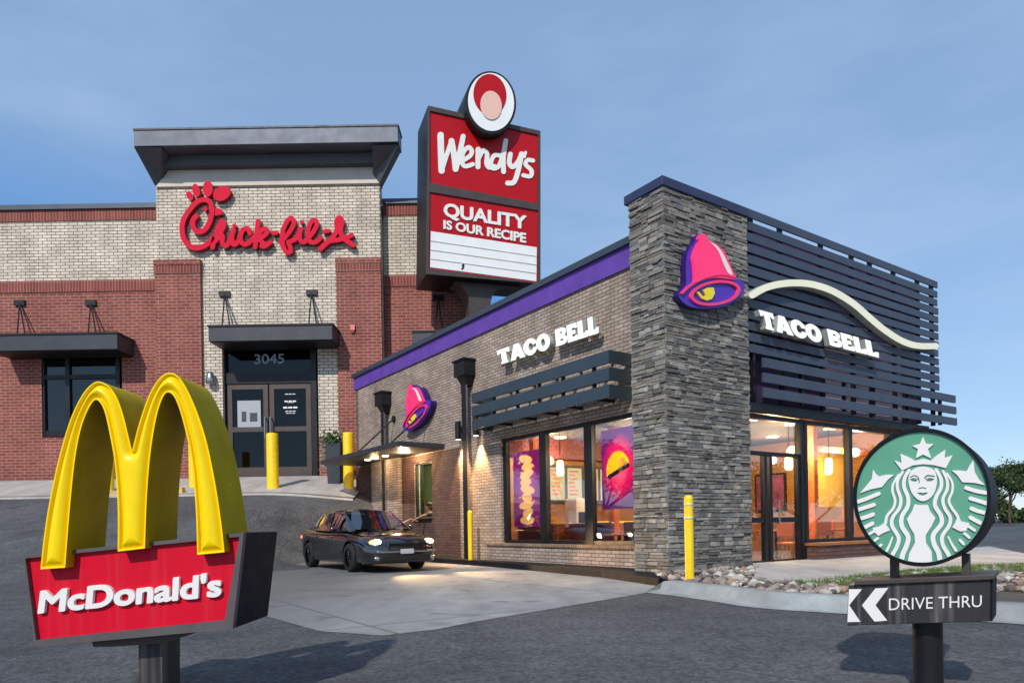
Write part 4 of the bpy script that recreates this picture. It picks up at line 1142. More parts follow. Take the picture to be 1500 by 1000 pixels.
# ------------------------------------------------------------------ red script sign
fS = Frame((fC.w(-.1, -.03)[0], fC.w(0, -.03)[1]), (1, 0), at(391, 373, CB)[2])
sg = fS.thing('script_sign', 'red raised script lettering with a comb topped capital on cream brick', 'sign')
Z1, OX1, OY1 = 8.336, 255, 260; Z2, OX2, OY2 = 10.714, 385, 300
def A1(pts): return [(x/Z1+OX1, y/Z1+OY1) for x, y in pts]
def A2(pts): return [(x/Z2+OX2, y/Z2+OY2) for x, y in pts]
def e1(cx, cy, rx, ry, rot): return ell(cx/Z1+OX1, cy/Z1+OY1, rx/Z1, ry/Z1, rot)
idm = lambda X, Y: fS.pxs(X, Y, -.21)
cbx = (250, 258, 530, 382)
dep = (-.22, .035)
plate(stroke(A1([(268,470),(228,530),(232,600),(275,655),(330,662),(395,615),(445,510),(462,400),(440,305),(375,272),(280,300),(180,410),(115,520),(97,620),(112,730),(165,815),(245,858),(335,850),(415,805),(462,745)]), 3.7), cbx, .5, idm, *dep, 'capital_letter', M['red_letter'], sg, sidemat=M['red_return'])
for nm, sh in (('comb_feather', e1(412,140,60,98,0)), ('comb_feather', e1(270,158,46,82,-14)), ('comb_feather', e1(192,225,38,58,-32)), ('comb_feather', e1(582,196,112,84,-28)),
               ('beak', poly(A1([(500,378),(560,378),(596,412),(588,448),(545,462),(498,468)]))), ('eye', e1(380,385,28,26,0))):
    plate(sh, cbx, .5, idm, *dep, nm, M['red_letter'], sg, sidemat=M['red_return'])
S1 = lambda p, r=3.5: stroke(A1(p), r)
S2 = lambda p, r=3.3: stroke(A2(p), r)
word = union(S1([(470,850),(500,720),(545,600),(585,535),(605,570),(580,650),(520,730)]), S1([(510,770),(555,710),(590,715),(585,785),(615,832),(665,800),(720,650)]),
  S1([(722,640),(705,740),(722,815),(765,800),(805,740)]), S1([(735,588),(734,592)], 3.0),
  S1([(925,680),(905,628),(850,632),(812,700),(815,775),(855,815),(915,795),(985,720)]),
  S1([(1028,535),(1012,650),(990,845)]), S1([(1005,745),(1060,650),(1115,628),(1138,665),(1095,715),(1040,742),(1085,800),(1125,830)]), S2([(-20,645),(30,650),(115,590)]),
  S2([(165,442),(215,438)], 3.0),
  S2([(280,590),(350,510),(430,410),(482,300),(472,225),(425,215),(365,285),(318,400),(300,530),(325,660),(375,745),(430,735),(432,665),(400,590),(445,570),(510,540)]),
  S2([(500,550),(560,460),(592,380),(575,500),(600,575),(655,580),(705,540)]), S2([(610,268),(610,276)], 2.8),
  S2([(705,530),(790,430),(845,310),(825,245),(780,245),(725,340),(705,470),(735,570),(800,590),(870,560),(905,515)]),
  S2([(965,418),(1035,408)], 2.9),
  S2([(905,690),(965,630),(1075,535),(1160,400),(1158,260),(1200,205),(1240,250),(1218,400),(1250,500),(1330,575),(1415,630)], 3.6), S2([(1080,565),(1200,545),(1320,515),(1395,475)]))
plate(word, cbx, .5, idm, *dep, 'script_word', M['red_letter'], sg, sidemat=M['red_return'])

# ------------------------------------------------------------------ tall planter by the door
g = at(491, 703, 26.9); f = Frame((g[0], g[1]), (1, 0), g[2])
t = f.thing('tall_planter', 'tall slate planter with trailing foliage beside the glass door', 'planter')
s = 26.9/F
d = MB(); w0, w1, h = 8.5*s, 11.5*s, 54*s
d.add([(-w0,-w0,-.3),(w0,-w0,-.3),(w0,w0,-.3),(-w0,w0,-.3),(-w1,-w1,h),(w1,-w1,h),(w1,w1,h),(-w1,w1,h)], [(0,3,2,1),(4,5,6,7),(0,1,5,4),(1,2,6,5),(2,3,7,6),(3,0,4,7)])
d.build('pot', M['planter'], t, bevel=.02)
def leaves(n, fn, size):
    mb = MB()
    for _ in range(n):
        p = Vector(fn()); a = Vector((random.gauss(0,1), random.gauss(0,1), random.gauss(0,.6))).normalized(); b = a.orthogonal().normalized()
        b = (Matrix.Rotation(random.uniform(0,6.3), 3, a) @ b); s = size*random.uniform(.6,1.3); q = a.cross(b)
        mb.add([p-b*s*.4, p+a*s*.5+q*s*.1, p+b*s*.4, p-a*s*.5], [(0,1,2,3)])
    return mb
leaves(340, lambda: (random.gauss(-.05,.2), random.gauss(0,.2), h+abs(random.gauss(.12,.2))), .13).build('foliage', M['leaf'], t, normals=False)
leaves(170, lambda: (-w1-.08+random.gauss(0,.06), -w1*.4+random.gauss(0,.12), h-random.random()**1.3*1.05), .10).build('trailing_stems', M['leaf_pale'], t, normals=False)
# ------------------------------------------------------------------ double arch street sign (near left)
YM = 3.9
g = at(205, 1000, YM); fM = Frame((g[0], YM), (1, 0), 0.)
t = fM.thing('arch_sign', 'big yellow double arch over a slanted red name board on a dark post', 'sign')
ZM = 2.1275
am = lambda pts: [(x/ZM+20, y/ZM+530) for x, y in pts]
outer = cr([(88,645),(98,550),(115,440),(145,300),(180,182),(215,108),(245,72),(270,62),(300,76),(325,110),(345,165),(360,225),(372,275)], 5)+cr([(373,275),(395,190),(425,105),(455,55),(487,35),(522,52),(560,120),(600,232),(630,370),(650,500),(660,592)], 5)
innr = cr([(575,600),(570,450),(556,300),(532,190),(508,118),(486,96),(468,112),(448,175),(430,285),(419,420),(413,580)], 5)
innl = cr([(328,590),(328,450),(319,320),(303,225),(285,150),(262,119),(240,142),(215,205),(196,300),(181,440),(165,640)], 5)
MP = am(outer+innr+innl)
def mprof(d):
    d = np.clip(d, 0, 40)
    if d < 1.8: return .012
    if d < 4.2: return .012-.020*(1-math.cos(math.pi*(d-1.8)/2.4))/2
    return -.008+.036*(1-math.exp(-(d-4.2)/5.))
mpM = lambda X, Y: fM.pxs(X, Y, -.06)
plate(poly(MP), (55,535,340,840), .5, mpM, -.06, .29, 'arch_letter', M['yellow_arch'], t, prof=mprof, sidemat=M['shaded_arch'], smooth=True, back=True)
fq = lambda p, y=0.: fM.px(p[0], p[1], y)
BO = [(37.6,812.4),(359.4,779),(343,919.6),(54,946)]
BI = [(41,817),(353,785.5),(331.5,907),(56.5,936)]
d = MB(); d.prism([fq(p) for p in BO], .022, .54); d.build('sign_case', M['black_case'], t, bevel=.006)
plate(minus(poly(BO), poly(BI)), (30,770,370,955), .8, lambda X, Y: fM.pxs(X, Y, 0), -.022, .021, 'case_rim', M['grey_rim'], t)
d = MB(); d.prism([fq(p) for p in BI], .004, .018); d.build('red_board', M['sign_red_pink'], t)
letters(fM, "McDonald's", [(60,896.5),(324,871.5),(325,838),(64,864)], 0, -.018, .006, M['emblem_white'], t, 'board_lettering', .035, .012)
d = MB(); d.prism([fq((184.5,940)), fq((221,937)), fM.px(221,1075), fM.px(184.5,1075)], .13, .345); d.build('post', M['charcoal'], t, bevel=.004)
d = MB(); d.prism([fq((125,941)), fq((272,928)), fq((262,934.5)), fq((225,944)), fq((185,947.5)), fq((150,949.5)), fq((127,949.5))], .06, .42); d.build('mounting_plate', M['sign_frame'], t)
d = MB(); q = fq((203,1060)); d.box(q[0]-.16, .08, -.02, q[0]+.16, .40, .03); d.build('base_plate', M['black_metal'], t)

# ------------------------------------------------------------------ round green sign (near right)
YS = 4.0; yaw = R(38); g = at(1352, 1000, YS)
fK = Frame((g[0], YS), (math.cos(yaw), -math.sin(yaw)), 0.)
t = fK.thing('round_sign', 'round green and white emblem sign above a dark drive-thru arrow box on a post', 'sign')
ZK = 4.547
mk = zmap(fK, ZK, 1245, 625, 0)
CK = (481, 468); face = ell(*CK, 436, 436); rim = ell(*CK, 458, 460)
bk = (0, -10, 1000, 960)
plate(rim, bk, 9, mk, .02, .58, 'drum_case', M['black_case'], t, back=True)
plate(minus(rim, ell(*CK, 437, 438)), bk, 6, mk, -.012, .021, 'drum_rim', M['black_case'], t)
plate(face, bk, 9, mk, .004, .019, 'green_face', M['green'], t)
W = lambda p, r: stroke(p, r)
parts = [
 poly([(487,66),(507,112),(560,115),(520,148),(543,210),(488,184),(440,208),(455,148),(414,126),(467,114)]),
 poly([(295,222),(346,240),(337,178),(400,205),(436,226),(488,212),(540,224),(560,205),(590,182),(637,152),(630,207),(686,188),(640,274),(560,254),(487,248),(420,256),(348,290)]),
 W([(395,290),(366,340),(362,400),(388,470),(385,530),(348,595),(347,660),(388,730),(378,790),(352,850),(344,905)], (11,17)),
 W([(352,300),(320,355),(318,410),(340,480),(330,540),(285,605),(283,660),(325,735),(315,795),(285,850),(275,890)], (9,14)),
 W([(325,318),(290,380),(285,430),(302,490),(290,540),(250,590),(238,640)], (7,10)),
 W([(283,735),(265,785),(238,838)], (5,10)),
 W([(575,285),(605,340),(608,400),(574,470),(568,525),(606,590),(610,645),(558,715),(560,775),(590,835),(600,885)], (11,17)),
 W([(622,295),(648,355),(648,415),(620,480),(632,540),(668,600),(662,655),(617,725),(620,785),(655,845),(665,870)], (9,14)),
 W([(648,312),(682,370),(682,430),(660,490),(680,540),(712,585),(728,625)], (7,10)),
 W([(655,730),(680,780),(706,820)], (5,10)),
 poly([(432,514),(455,519),(520,518),(534,560),(570,605),(545,660),(506,720),(506,770),(545,830),(550,910),(480,915),(385,910),(396,840),(435,770),(430,715),(400,665),(380,612),(415,560)]),
 poly([(150,672),(195,662),(232,636),(268,688),(225,705),(190,725),(165,700)]), poly([(716,602),(740,628),(795,640),(775,692),(735,695),(682,668),(700,640)]),
 poly([(155,283),(172,312),(195,330),(240,318),(297,318),(255,350),(215,400),(140,415),(66,442),(110,392),(148,345)]), poly([(823,220),(832,300),(860,350),(902,388),(830,372),(750,368),(715,320),(678,290),(735,290),(778,296),(795,262)]),
]
for p in ([(45,500),(110,478),(192,444)], [(48,553),(105,535),(160,518)], [(58,612),(105,600),(154,582)], [(80,678),(115,660),(150,642)], [(112,722),(165,692)], [(150,768),(186,740)], [(188,805),(208,785)],
          [(775,405),(845,427),(925,440)], [(803,475),(860,492),(922,512)], [(810,542),(850,558),(905,572)], [(803,602),(850,628),(880,642)], [(790,660),(832,688)], [(763,708),(795,735)], [(733,752),(758,778)]):
    parts.append(W(p, 13 if len(p) == 3 else 9))
plate(inter(union(*parts), ell(*CK, 432, 433)), bk, 3.0, mk, -.006, .005, 'white_emblem', M['emblem_white'], t)
fc = poly([(398,312),(425,280),(455,268),(490,264),(525,269),(553,282),(574,312),(580,372),(562,440),(526,480),(487,494),(450,480),(414,440),(392,372)], True, 3)
feat = [ell(428,356,21,8,4), ell(532,355,22,8,-4), W([(402,352),(428,342),(458,352)], 3), W([(502,350),(532,342),(562,350)], 3), W([(404,336),(430,324),(456,338),(462,372)], 4), W([(498,340),(520,324),(562,330)], 5),
        W([(462,410),(485,404),(505,410)], 4), poly([(445,438),(470,436),(487,440),(505,436),(522,435),(505,452),(486,457),(465,452)])]
plate(minus(fc, *feat), (380,250,600,510), 2.4, mk, -.006, .005, 'white_emblem', M['emblem_white'], t)
fb = lambda x, y, dy=0.: fK.px(x/5.557+1225, y/5.557+820, dy)
FB = [fb(100,205), fb(1255,158), fb(1250,497), fb(85,532)]
d = MB(); d.prism(FB, 0, .36); d.build('arrow_box', M['charcoal'], t, bevel=.004)
d = MB(); d.prism([fb(150,165), fb(1285,112), fb(1288,150), fb(1255,157), fb(150,203)], -.02, .38); d.build('box_lid', M['sign_frame'], t, bevel=.004)
d = MB(); a = fb(1255,158); b = fb(1250,497); d.prism([a, (a[0]+.01, a[1]), (b[0]+.01, b[1]), b], .01, .35); d.build('box_end', M['black_case'], t)
for P in ([(105,235),(210,235),(106,366),(197,500),(92,502)], [(320,228),(425,224),(320,366),(415,490),(312,498),(210,366)]):
    d = MB(); d.prism([fb(*p) for p in P], -.004, -.0005); d.build('white_arrow', M['emblem_white'], t)
letters(fK, 'DRIVE THRU', [tuple(np.array(p)/5.557+np.array((1225,820))) for p in ((430,407),(1185,379),(1185,284),(430,311))], 0, -.006, -.0005, M['emblem_white'], t, 'box_lettering', -.004)
q = fb(705,520); d = MB(); zt_ = q[1]+.02; rp = .079
d.cyl((q[0], .18, -.05), (q[0], .18, zt_), rp, n=28, caps=True); d.build('post', M['black_metal'], t)
for px in (1303, 1411):
    q = fK.px(px, 836); d = MB(); d.box(q[0]-.018, .12, q[1]-.10, q[0]+.018, .22, q[1]+.09); d.build('drum_bracket', M['sign_frame'], t)

# ------------------------------------------------------------------ tall red pylon sign behind the corner restaurant
YW = 26.9; psi = R(19.5); g = at(703, 470, YW)
fW = Frame((g[0], YW), (math.cos(psi), math.sin(psi)), 1.0)
t = fW.thing('pylon_sign', 'tall red and white pylon sign with an oval topper behind the purple roof band', 'sign')
wq = lambda p, y=0.: fW.px(p[0], p[1], y)
FO = [(628,156.5),(791.3,193.3),(791,416),(624,402)]
FO = [(626.5,156),(791,193),(791,416),(624,402)]
d = MB(); d.prism([wq(p) for p in FO], .03, 1.8); d.build('sign_cabinet', M['sign_dark'], t)
P1_ = [(629,163.5),(788,198.5),(786.7,299),(629,269)]; P2_ = [(629,282),(788,309),(787,414.5),(627.5,394)]
plate(minus(poly(FO), poly(P1_), poly(P2_)), (615,150,800,425), .7, lambda X, Y: fW.pxs(X, Y, 0), -.06, .031, 'cabinet_frame', M['sign_frame'], t)
d = MB(); d.prism([wq(p) for p in P1_], .0, .025); d.build('upper_panel', M['sign_red'], t)
d = MB(); d.prism([wq(p) for p in P2_], .0, .025); d.build('lower_panel', M['sign_red'], t)
WB = [(631,338.8),(786.2,362.3),(785.6,412),(630,391.5)]
d = MB(); d.prism([wq(p) for p in WB], -.012, -.001); wb = d.build('message_board', M['sign_white'], t)
for k in (.26, .51, .76):
    a = (631-k, 338.8+k*52.7); b = (786, 362.3+k*49.7)
    d = MB(); d.prism([wq(a), wq(b), wq((b[0], b[1]+.9)), wq((a[0], a[1]+.9))], -.03, -.013); d.build('letter_track', M['stucco'], wb)
d = MB(); d.prism([wq(p) for p in ((676,388.5),(678.5,386.5),(680,388),(679.5,392),(677.5,395),(675,394.5),(677,391.5))], -.03, -.013); d.build('dark_mark', M['sign_dark'], wb)
ZW = 5.265
wm = lambda X, Y: fW.pxs(X/ZW+600, Y/ZW+95, 0)
Sw = lambda p, r=19: stroke(p, r)
scr = union(Sw([(238,545),(241,660),(246,820)], 24), Sw([(246,820),(285,700),(322,590)], 17), Sw([(322,590),(342,700),(354,808)], 22), Sw([(354,808),(384,690),(412,555)], (22,19)),
  Sw([(420,735),(465,705),(478,668),(452,640),(415,675),(400,740),(425,785),(485,770)], 17),
  Sw([(527,655),(526,790)], 19), Sw([(532,725),(565,665),(596,690),(592,760),(612,795),(650,785)], 17),
  Sw([(700,705),(655,700),(625,755),(640,800),(685,785),(718,700),(740,590)], 17), Sw([(740,588),(722,720),(724,828)], 18),
  Sw([(776,692),(768,760),(795,790),(838,745),(862,690)], 18), Sw([(862,690),(838,810),(805,905),(755,915)], 19),
  Sw([(893,678),(884,712)], 11), Sw([(950,742),(908,738),(894,772),(938,818),(930,862),(876,855)], 16))
plate(scr, (190,500,1000,970), 5, wm, -.03, .001, 'script_lettering', M['white_letter'], t)
w4 = lambda x, y: (590+x/2.633, 90+y/2.633)
letters(fW, 'QUALITY', [w4(160,607),w4(473,656),w4(473,598),w4(160,549)], 0, -.04, .001, M['white_letter'], t, 'slogan_lettering', .035)
letters(fW, 'IS OUR RECIPE', [w4(158,646),w4(473,700),w4(473,665),w4(158,614)], 0, -.04, .001, M['white_letter'], t, 'slogan_lettering', .035)
# oval topper: plain concentric ovals
om = lambda X, Y: fW.pxs(X, Y, -.5)
E0 = lambda rx, ry: ell(719.5, 149.5, rx, ry, -6)
plate(E0(37, 46), (675,95,765,205), 1.0, om, -.46, 1.9, 'oval_drum', M['sign_dark'], t, back=True)
plate(E0(33.5, 42.5), (675,95,765,205), .9, om, -.50, -.455, 'oval_face', M['sign_white'], t)
tp = union(ell(717.5, 139, 24, 30, -6))
plate(tp, (675,95,765,205), .7, om, -.52, -.495, 'oval_inset', M['sign_red'], t)
plate(ell(719, 155, 15.5, 21, -6), (675,95,765,205), .7, om, -.535, -.515, 'oval_centre', M['cream_pale'], t)
# flared neck and post
w8 = lambda x, y, dy=.5: fW.px(600+x/7.5, 380+y/7.5, dy)
neck = [w8(*p) for p in cr([(405,200),(480,235),(575,305),(628,385),(648,460),(650,690)], 5)+cr([(885,690),(885,540),(895,440),(930,355),(985,318),(1210,335)], 5)+[(1210,250),(800,210),(500,170)]]
d = MB(); d.prism(neck, .45, 1.35); d.build('flared_neck', M['sign_frame'], t)
a = w8(652, 640); b = w8(883, 640); d = MB(); d.box(a[0], .46, -1.2, b[0], 1.34, a[1]); d.build('post', M['sign_frame'], t)
# ------------------------------------------------------------------ people (one skinned body each)
def skin_body(name, nodes, edges, mat_, parent, sub=2):
    """nodes: {key: (x,y,z,r)}; first node is the root"""
    keys = list(nodes); me = bpy.data.meshes.new(name)
    me.from_pydata([nodes[k][:3] for k in keys], [(keys.index(a), keys.index(b)) for a, b in edges], [])
    o = bpy.data.objects.new(name, me); COL.objects.link(o)
    sk = o.modifiers.new('skin', 'SKIN'); sk.use_smooth_shade = True
    for i, k in enumerate(keys):
        q = me.skin_vertices[0].data[i]; q.radius = (nodes[k][3],)*2; q.use_root = (i == 0)
    s = o.modifiers.new('sub', 'SUBSURF'); s.levels = s.render_levels = sub
    bpy.context.view_layer.update()
    m2 = bpy.data.meshes.new_from_object(o.evaluated_get(bpy.context.evaluated_depsgraph_get()))
    bpy.data.objects.remove(o); bpy.data.meshes.remove(me)
    m2.materials.clear(); m2.materials.append(mat_)
    o = bpy.data.objects.new(name, m2); COL.objects.link(o); o.parent = parent; return o
def add_hand(nodes, edges, wrist, d, up, side, tag_):
    """palm with four bent fingers and a thumb; d points along the arm, side is the thumb's side"""
    d, up, side = Vector(d).normalized(), Vector(up).normalized(), Vector(side).normalized()
    w = Vector(nodes[wrist][:3]); pm = w+d*.055
    nodes[tag_+'palm'] = (*pm, .026); edges.append((wrist, tag_+'palm'))
    for i, (o, L) in enumerate(((.03,.075),(.011,.085),(-.010,.08),(-.03,.062))):
        p0 = pm+d*.035+side*o; p1 = p0+d*L*.5-up*.006; p2 = p1+d*L*.4-up*.028
        for n, p, r in (('a',p0,.0095),('b',p1,.0088),('c',p2,.0078)): nodes[f'{tag_}f{i}{n}'] = (*p, r)
        edges += [(tag_+'palm', f'{tag_}f{i}a'), (f'{tag_}f{i}a', f'{tag_}f{i}b'), (f'{tag_}f{i}b', f'{tag_}f{i}c')]
    t0 = w+d*.03+side*.036; t1 = t0+d*.035+side*.02-up*.012; t2 = t1+d*.03-up*.015
    for n, p, r in (('a',t0,.011),('b',t1,.010),('c',t2,.0085)): nodes[f'{tag_}t{n}'] = (*p, r)
    edges += [(tag_+'palm', tag_+'ta'), (tag_+'ta', tag_+'tb'), (tag_+'tb', tag_+'tc')]
def person(fr, label, skin, shirt, larm, rarm, seated, look=0., hair_len=.0, lean=0., forward=1):
    """figure facing +x in its own frame, left side +y; arms given as elbow and wrist"""
    t = fr.thing('person', label, 'person'); hz = .0 if seated else .38
    pel = (0, 0, .50+hz); L = lean
    n = {'pelvis': (*pel, .135), 'waist': (L*.3, 0, pel[2]+.18, .12), 'chest': (L*.7, 0, pel[2]+.38, .14), 'neck': (L, 0, pel[2]+.55, .058), 'head0': (L+.015, 0, pel[2]+.66, .082), 'head1': (L+.01, 0, pel[2]+.755, .088), 'nose': (L+.105, .0, pel[2]+.685, .012)}
    e = [('pelvis','waist'),('waist','chest'),('chest','neck'),('neck','head0'),('head0','head1'),('head0','nose')]
    for s, nm, arm in ((1,'l',larm),(-1,'r',rarm)):
        n[nm+'sh'] = (L*.85, s*.19, pel[2]+.47, .062); n[nm+'el'] = (*arm[0], .044); n[nm+'wr'] = (*arm[1], .028)
        e += [('chest', nm+'sh'), (nm+'sh', nm+'el'), (nm+'el', nm+'wr')]
        dd = Vector(arm[1])-Vector(arm[0]); add_hand(n, e, nm+'wr', dd, (0,0,1), dd.cross(Vector((0,0,1)))*(s*-1), nm)
        if seated: ks = (.42, s*.12, pel[2]+.06); an = (.60, s*.12, .34); to = (.72, s*.13, .32)
        else: ks = (.03, s*.11, .50); an = (-.02, s*.11, .09); to = (.14, s*.13, .045)
        n[nm+'hip'] = (0, s*.10, pel[2]-.04, .095); n[nm+'kn'] = (*ks, .062); n[nm+'an'] = (*an, .042); n[nm+'toe'] = (*to, .038)
        e += [('pelvis', nm+'hip'), (nm+'hip', nm+'kn'), (nm+'kn', nm+'an'), (nm+'an', nm+'toe')]
    skin_body('body', n, e, skin, t)
    ns = {k: (*n[k][:3], n[k][3]*1.13+.004) for k in ('waist','pelvis','chest','lsh','rsh')}
    ns['col'] = (*n['neck'][:2], n['neck'][2]-.05, .075)
    for s in 'lr':
        a, b = Vector(n[s+'sh'][:3]), Vector(n[s+'el'][:3]); m_ = a+(b-a)*.75; ns[s+'sl'] = (*m_, .062)
    skin_body('shirt', ns, [('waist','pelvis'),('waist','chest'),('chest','col'),('chest','lsh'),('chest','rsh'),('lsh','lsl'),('rsh','rsl')], shirt, t, 2)
    nt = {'p': (*n['pelvis'][:3], n['pelvis'][3]*1.1)}; et = []
    for s in 'lr':
        for k in ('hip','kn','an'): nt[s+k] = (*n[s+k][:3], n[s+k][3]*1.14+.004)
        et += [('p', s+'hip'), (s+'hip', s+'kn'), (s+'kn', s+'an')]
    skin_body('trousers', nt, et, M['trouser'], t, 2)
    hx, hzz = n['head1'][0], n['head1'][2]
    hr = MB(); hr.sphere((hx-.018, 0, hzz+.012), .105, 14, (1, .95, .9)); 
    if hair_len: hr.sphere((hx-.055, 0, hzz-.08), .085, 12, (.8, 1, 1.3))
    hr.build('hair', M['hair'], t)
    for s in (1, -1):
        q = MB(); q.sphere((hx+.085, s*.033, hzz-.035), .011, 8); q.build('eye', M['plastic'], t)
        q = MB(); q.sphere((hx, s*.092, hzz-.05), .022, 8, (.7,.4,1.3)); q.build('ear', skin, t)
    q = MB(); q.sphere((hx+.088, 0, hzz-.115), .02, 8, (.35,1.1,.3)); q.build('mouth', mat('lips', lin((150,84,76)), .5, 0, 0, 3), t)
    return t

# ------------------------------------------------------------------ black sedan waiting at the service window
p1 = ground(505, 838); p2 = ground(456, 830.5)
mid = ((p1[0]+p2[0])/2+u2[0]*.92, (p1[1]+p2[1])/2+u2[1]*.92)
hd_ = (-v2[0], -v2[1])
fV = Frame(mid, hd_, 0.)
car = fV.thing('parked_car', 'black four door sedan with lit headlamps waiting at the drive-thru window', 'car')
ST = [(-2.44,.60,.42,.80,.0),(-2.40,.72,.32,.90,.02),(-2.28,.82,.27,.985,.03),(-2.0,.885,.22,1.01,.03),(-1.6,.905,.20,1.0,.03),(-1.0,.915,.18,.965,.02),(-.3,.92,.18,.955,.0),(.5,.92,.18,.945,.0),(1.0,.915,.18,.93,.03),(1.35,.91,.19,.90,.06),(1.75,.90,.20,.855,.07),(2.08,.895,.19,.815,.06),(2.30,.85,.20,.765,.05),(2.46,.76,.22,.70,.035),(2.55,.62,.26,.63,.02),(2.57,.5,.32,.57,.01)]
def ring(st):
    x, hw, zb, zt, cr_ = st; h = zt-zb
    half = [(0,zb),(hw*.93,zb),(hw*.985,zb+.04),(hw*1.0,zb+h*.30),(hw,zb+h*.55),(hw*.99,zb+h*.74),(hw*.955,zb+h*.90),(hw*.86,zt),(hw*.55,zt+cr_*.8),(0,zt+cr_)]
    return [(x,y,z) for y, z in half]+[(x,-y,z) for y, z in reversed(half[1:-1])]
hb = MB(); rr = [ring(s) for s in ST]; n = len(rr[0])
for q in rr: hb.v += q
hb.f = [(k*n+i, k*n+(i+1) % n, (k+1)*n+(i+1) % n, (k+1)*n+i) for k in range(len(rr)-1) for i in range(n)]
hb.f += [tuple(range(n-1,-1,-1)), tuple((len(rr)-1)*n+i for i in range(n))]; hb.sm = [True]*len(hb.f)
body = hb.build('body', M['car_paint'], car, sub=2)
def weld(o):
    bm = bmesh.new(); bm.from_mesh(o.data); bmesh.ops.remove_doubles(bm, verts=bm.verts, dist=.0015); bmesh.ops.recalc_face_normals(bm, faces=bm.faces); bm.to_mesh(o.data); bm.free(); return o
# wheel openings cut out of the hull
ct = MB()
for s in (1, -1):
    for x in (-1.42, 1.42): ct.cyl((x, s*.60, .35), (x, s*1.05, .35), .385, n=36, smooth=False)
ct = ct.build('cutter', M['plastic'], car); bo = body.modifiers.new('cut', 'BOOLEAN'); bo.object = ct; bo.operation = 'DIFFERENCE'; bo.solver = 'EXACT'
bpy.context.view_layer.update(); m2 = bpy.data.meshes.new_from_object(body.evaluated_get(bpy.context.evaluated_depsgraph_get()))
body.modifiers.clear(); body.data = m2; bpy.data.objects.remove(ct)
# greenhouse: pillars and roof painted, panes separate
def cab(x):   # belt half width, belt z, roof half width, roof z
    ks = [(-1.95,.70,1.0,.66,1.02),(-1.05,.80,.965,.60,1.395),(-.5,.83,.955,.625,1.45),(.0,.84,.95,.63,1.455),(.45,.84,.945,.61,1.415),(1.32,.80,.925,.74,.95)]
    for a, b in zip(ks, ks[1:]):
        if a[0] <= x <= b[0]+1e-6:
            tt = (x-a[0])/(b[0]-a[0]); return [a[i]+(b[i]-a[i])*tt for i in range(1, 5)]
def sidept(x, s, f, off=0.):
    bw, bz, rw, rz = cab(x); y = bw+(rw-bw)*f+.03*math.sin(math.pi*f); z = bz+(rz-bz)*f
    return (x, s*(y+off), z)
cx_ = [-1.95,-1.5,-1.05,-.75,-.5,-.24,-.16,0.,.25,.45,.75,1.0,1.32]
roof = MB()
pil = [(-1.95,-1.28),(-.24,-.16),(.62,1.32)]
for s in (1, -1):
    for a, b in zip(cx_, cx_[1:]):
        solid = any(a >= p[0]-.01 and b <= p[1]+.3 for p in pil)
        for f0, f1 in ((0,.06),(.06,.3),(.3,.6),(.6,.88),(.88,1.)):
            if not solid and .05 < f0 < .87: continue
            roof.quad(sidept(a,s,f0), sidept(b,s,f0), sidept(b,s,f1), sidept(a,s,f1))
ys_ = [-1,-.6,0,.6,1]
def toppt(x, q, off=0.):
    bw, bz, rw, rz = cab(x); return (x, rw*q, rz+.035*(1-q*q)*(1 if -1.1 < x < .5 else .6)+off)
for a, b in zip(cx_, cx_[1:]):
    glassy = (a < -1.1 and a > -1.9) or (a >= .45 and a < 1.3)
    for q0, q1 in zip(ys_, ys_[1:]):
        if glassy: continue
        roof.quad(toppt(a,q0), toppt(b,q0), toppt(b,q1), toppt(a,q1))
    if glassy:
        for q0, q1 in ((-1,-.93),(.93,1)): roof.quad(toppt(a,q0), toppt(b,q0), toppt(b,q1), toppt(a,q1))
roof.sm = [True]*len(roof.f); weld(roof.build('roof', M['car_paint'], car))
for nm, xs_ in (('windshield', [.46,.75,1.0,1.28]), ('rear_window', [-1.9,-1.5,-1.1])):
    g_ = MB()
    for a, b in zip(xs_, xs_[1:]):
        for q0, q1 in zip([-.95,-.5,0,.5],[-.5,0,.5,.95]): g_.quad(toppt(a,q0,.004), toppt(b,q0,.004), toppt(b,q1,.004), toppt(a,q1,.004))
    g_.sm = [True]*len(g_.f); weld(g_.build(nm, M['car_glass'], car))
